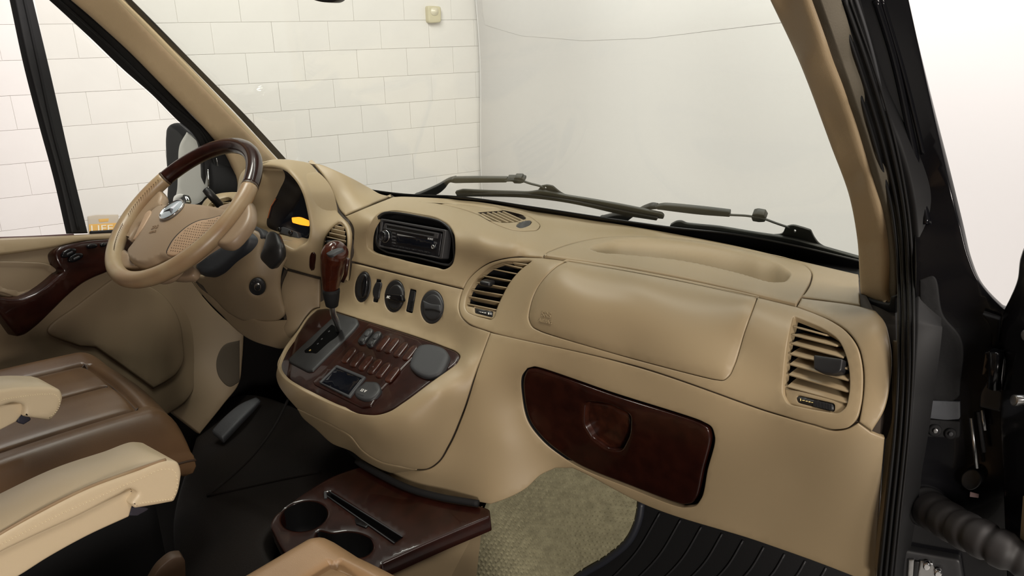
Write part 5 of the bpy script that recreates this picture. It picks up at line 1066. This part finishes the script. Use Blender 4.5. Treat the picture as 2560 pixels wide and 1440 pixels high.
# pedal-side carpet and tunnel cover
tn = thing('tunnel_cover', 'black rubber engine cover between driver footwell and cup tray', 'floor cover', tuple(at(620, 1200, 'Z', .2)))
TS = TPS([(500, 1100, 'Z', .10), (600, 1000, 'Z', .14), (760, 1050, 'Y', 1.02), (900, 1150, 'Y', .97), (600, 1180, 'Z', .20), (520, 1240, 'Z', .20), (700, 1230, 'Z', .24), (460, 1440, 'Z', .16), (680, 1320, 'Z', .24), (640, 1100, 'Z', .17)])
DKC = mat('dark tunnel rubber', (.006, .0045, .004), .75, spec=.2, bump=(250, .4), var=((.010, .007, .0055), 6))
panel('cover_body', [(520, 1030), (600, 985), (720, 1010), (905, 1155, 0), (900, 1180), (700, 1290, 0), (660, 1350), (720, 1460, 0), (440, 1460, 0), (430, 1300), (470, 1150)], TS, DKC, tn, r=10, step=14, thick=.05)
for P in ([(520, 1238), (580, 1190), (640, 1130), (690, 1060), (720, 1000)], [(520, 1240), (600, 1222), (700, 1200), (800, 1180)]):
    c = curve(P, 12, False); tube('moulded_ridge', Off(TS, .001).P(c), [.004]*len(c), DKC, tn, seg=8)
pl = thing('foot_rest', 'grey-black footrest pad at the edge of the driver footwell', 'footrest', tuple(at(575, 1060, 'Z', .16)))
FP = TPS([(528, 1072, 'Z', .165), (545, 1095, 'Z', .165), (645, 1000, 'Z', .20), (660, 1010, 'Z', .19)])
panel('pad', [(527, 1075, 4), (560, 1040), (600, 1008), (640, 990, 5), (655, 1000, 5), (610, 1040), (555, 1096, 5)], FP, mat('worn grey rubber', (.03, .031, .034), .6, bump=(300, .4)), pl, r=5, step=9, thick=.02, back=True)
# ------------------------------------------------------------ wipers outside the windscreen
WM = mat('weathered wiper grey', (.05, .05, .045), .5); WMD = mat('wiper black', (.012, .012, .012), .5)
def wiper(label, arm, arm_w, rod, fit, blade, bracket, hole, sleeve):
    S = Off(WSP, -.02); w = thing('windscreen_wiper', label, 'wiper', tuple(S.pt(*arm[0][:2])), 'pair of wipers on the windscreen')
    panel('arm_foot', arm, S, WMD, w, r=2, step=8, thick=.012, back=True)
    panel('arm', sleeve, S, WM, w, r=2, step=8, thick=.009, back=True)
    c = curve(rod, 6, False); tube('rod', S.P(c), [3.0*m for m in S.t(c)/FPX], WM, w, seg=8)
    panel('rod_fitting', fit, S, WM, w, r=2, step=6, thick=.014, back=True)
    panel('bracket', bracket, S, WM, w, r=1.0, step=8, thick=.004, back=True, holes=[hole])
    panel('blade_spine', blade[0], Off(WSP, -.012), WM, w, r=1.2, step=9, thick=.006, back=True)
    panel('blade_rubber', blade[1], Off(WSP, -.006), WMD, w, r=1.5, step=9, thick=.006, back=True)
    return w
def cz(L): return [(1000+x/2.1333, 400+y/2.1333) + tuple(r) for x, y, *r in L]
wiper('left wiper of the pair, its blade tip overlapping the right arm',
      cz([(70, 196, 0), (130, 172), (200, 140), (256, 110), (290, 102, 0), (294, 124, 0), (268, 122), (238, 155), (205, 182), (150, 200, 0)]), 0, cz([(560, 110), (640, 108), (690, 124), (750, 140), (770, 148)]),
      cz([(568, 103, 1), (605, 103, 1), (608, 96, 2), (645, 97, 2), (648, 103, 1), (662, 108, 2), (662, 122, 2), (640, 128, 2), (608, 127, 2), (600, 118, 1), (568, 116, 1)]),
      [cz([(292, 172, 3), (330, 162, 3), (450, 168), (600, 173), (690, 175), (740, 168), (900, 196), (1000, 212), (1200, 248), (1370, 284), (1395, 290), (1406, 304), (1404, 316, 3), (1385, 314), (1200, 280), (900, 220), (700, 192), (450, 184), (300, 188, 3)]),
       cz([(298, 186, 2), (450, 182), (700, 190), (900, 218), (1200, 278), (1375, 312, 2), (1368, 325, 2), (1200, 298), (1000, 252), (900, 232), (700, 206), (450, 197), (305, 198, 2)])],
      cz([(690, 172, 0), (732, 165), (752, 140, 3), (785, 136), (812, 141, 3), (850, 172), (912, 205, 0), (820, 194)]), cz(ell(775, 150, 5, 6, n=10)),
      cz([(285, 100, 3), (400, 99), (568, 101, 2), (568, 122, 2), (400, 124), (292, 126, 3), (268, 120), (262, 113)]))
wiper('right wiper of the pair, running behind the passenger pillar',
      cz([(1060, 318, 0), (1150, 298), (1240, 288), (1300, 260), (1340, 249), (1368, 254, 0), (1368, 264, 0), (1330, 268), (1265, 292), (1210, 330, 0), (1120, 330, 0)]), 0, cz([(1750, 292), (1870, 300), (1945, 315), (2000, 335), (2050, 352), (2080, 362)]),
      cz([(1878, 292, 2), (1900, 288, 2), (1940, 295, 2), (1945, 305), (1952, 315, 2), (1945, 332, 2), (1915, 334, 2), (1880, 328, 2), (1873, 308)]),
      [cz([(1438, 350, 3), (1470, 334), (1500, 333), (1520, 342), (1700, 362), (1900, 395), (1990, 408), (2100, 428), (2200, 455), (2450, 525, 0), (2450, 552, 0), (2200, 488), (1990, 440), (1700, 392), (1480, 372), (1440, 368, 3)]),
       cz([(1446, 366, 2), (1480, 370), (1700, 390), (1990, 438), (2200, 486), (2450, 550, 0), (2450, 566, 0), (2200, 504), (1990, 456), (1700, 408), (1470, 384), (1450, 378, 2)])],
      cz([(1985, 404, 0), (2040, 392), (2055, 360, 3), (2085, 352), (2140, 362), (2190, 378, 4), (2205, 410), (2230, 445), (2310, 488, 0), (2180, 455), (2080, 428)]), cz(ell(2106, 380, 6, 8, n=10)),
      cz([(1365, 250, 3), (1400, 245), (1600, 262), (1758, 281, 2), (1758, 306, 2), (1600, 294), (1390, 268), (1368, 264)]))
# rear view mirror hanging into the top of the frame
rv = thing('rear_view_mirror', 'dark rim of the interior mirror at the top of the windscreen', 'mirror', tuple(at(800, -20, 'Y', .85)))
panel('housing', [(740, -40), (760, -12), (790, 2), (815, 6), (835, 4), (848, -8), (850, -40)], Plane(at(800, -20, 'Y', .85), np.array([.4, -1, 0])), BLK, rv, r=5, step=6, thick=.03, back=True)
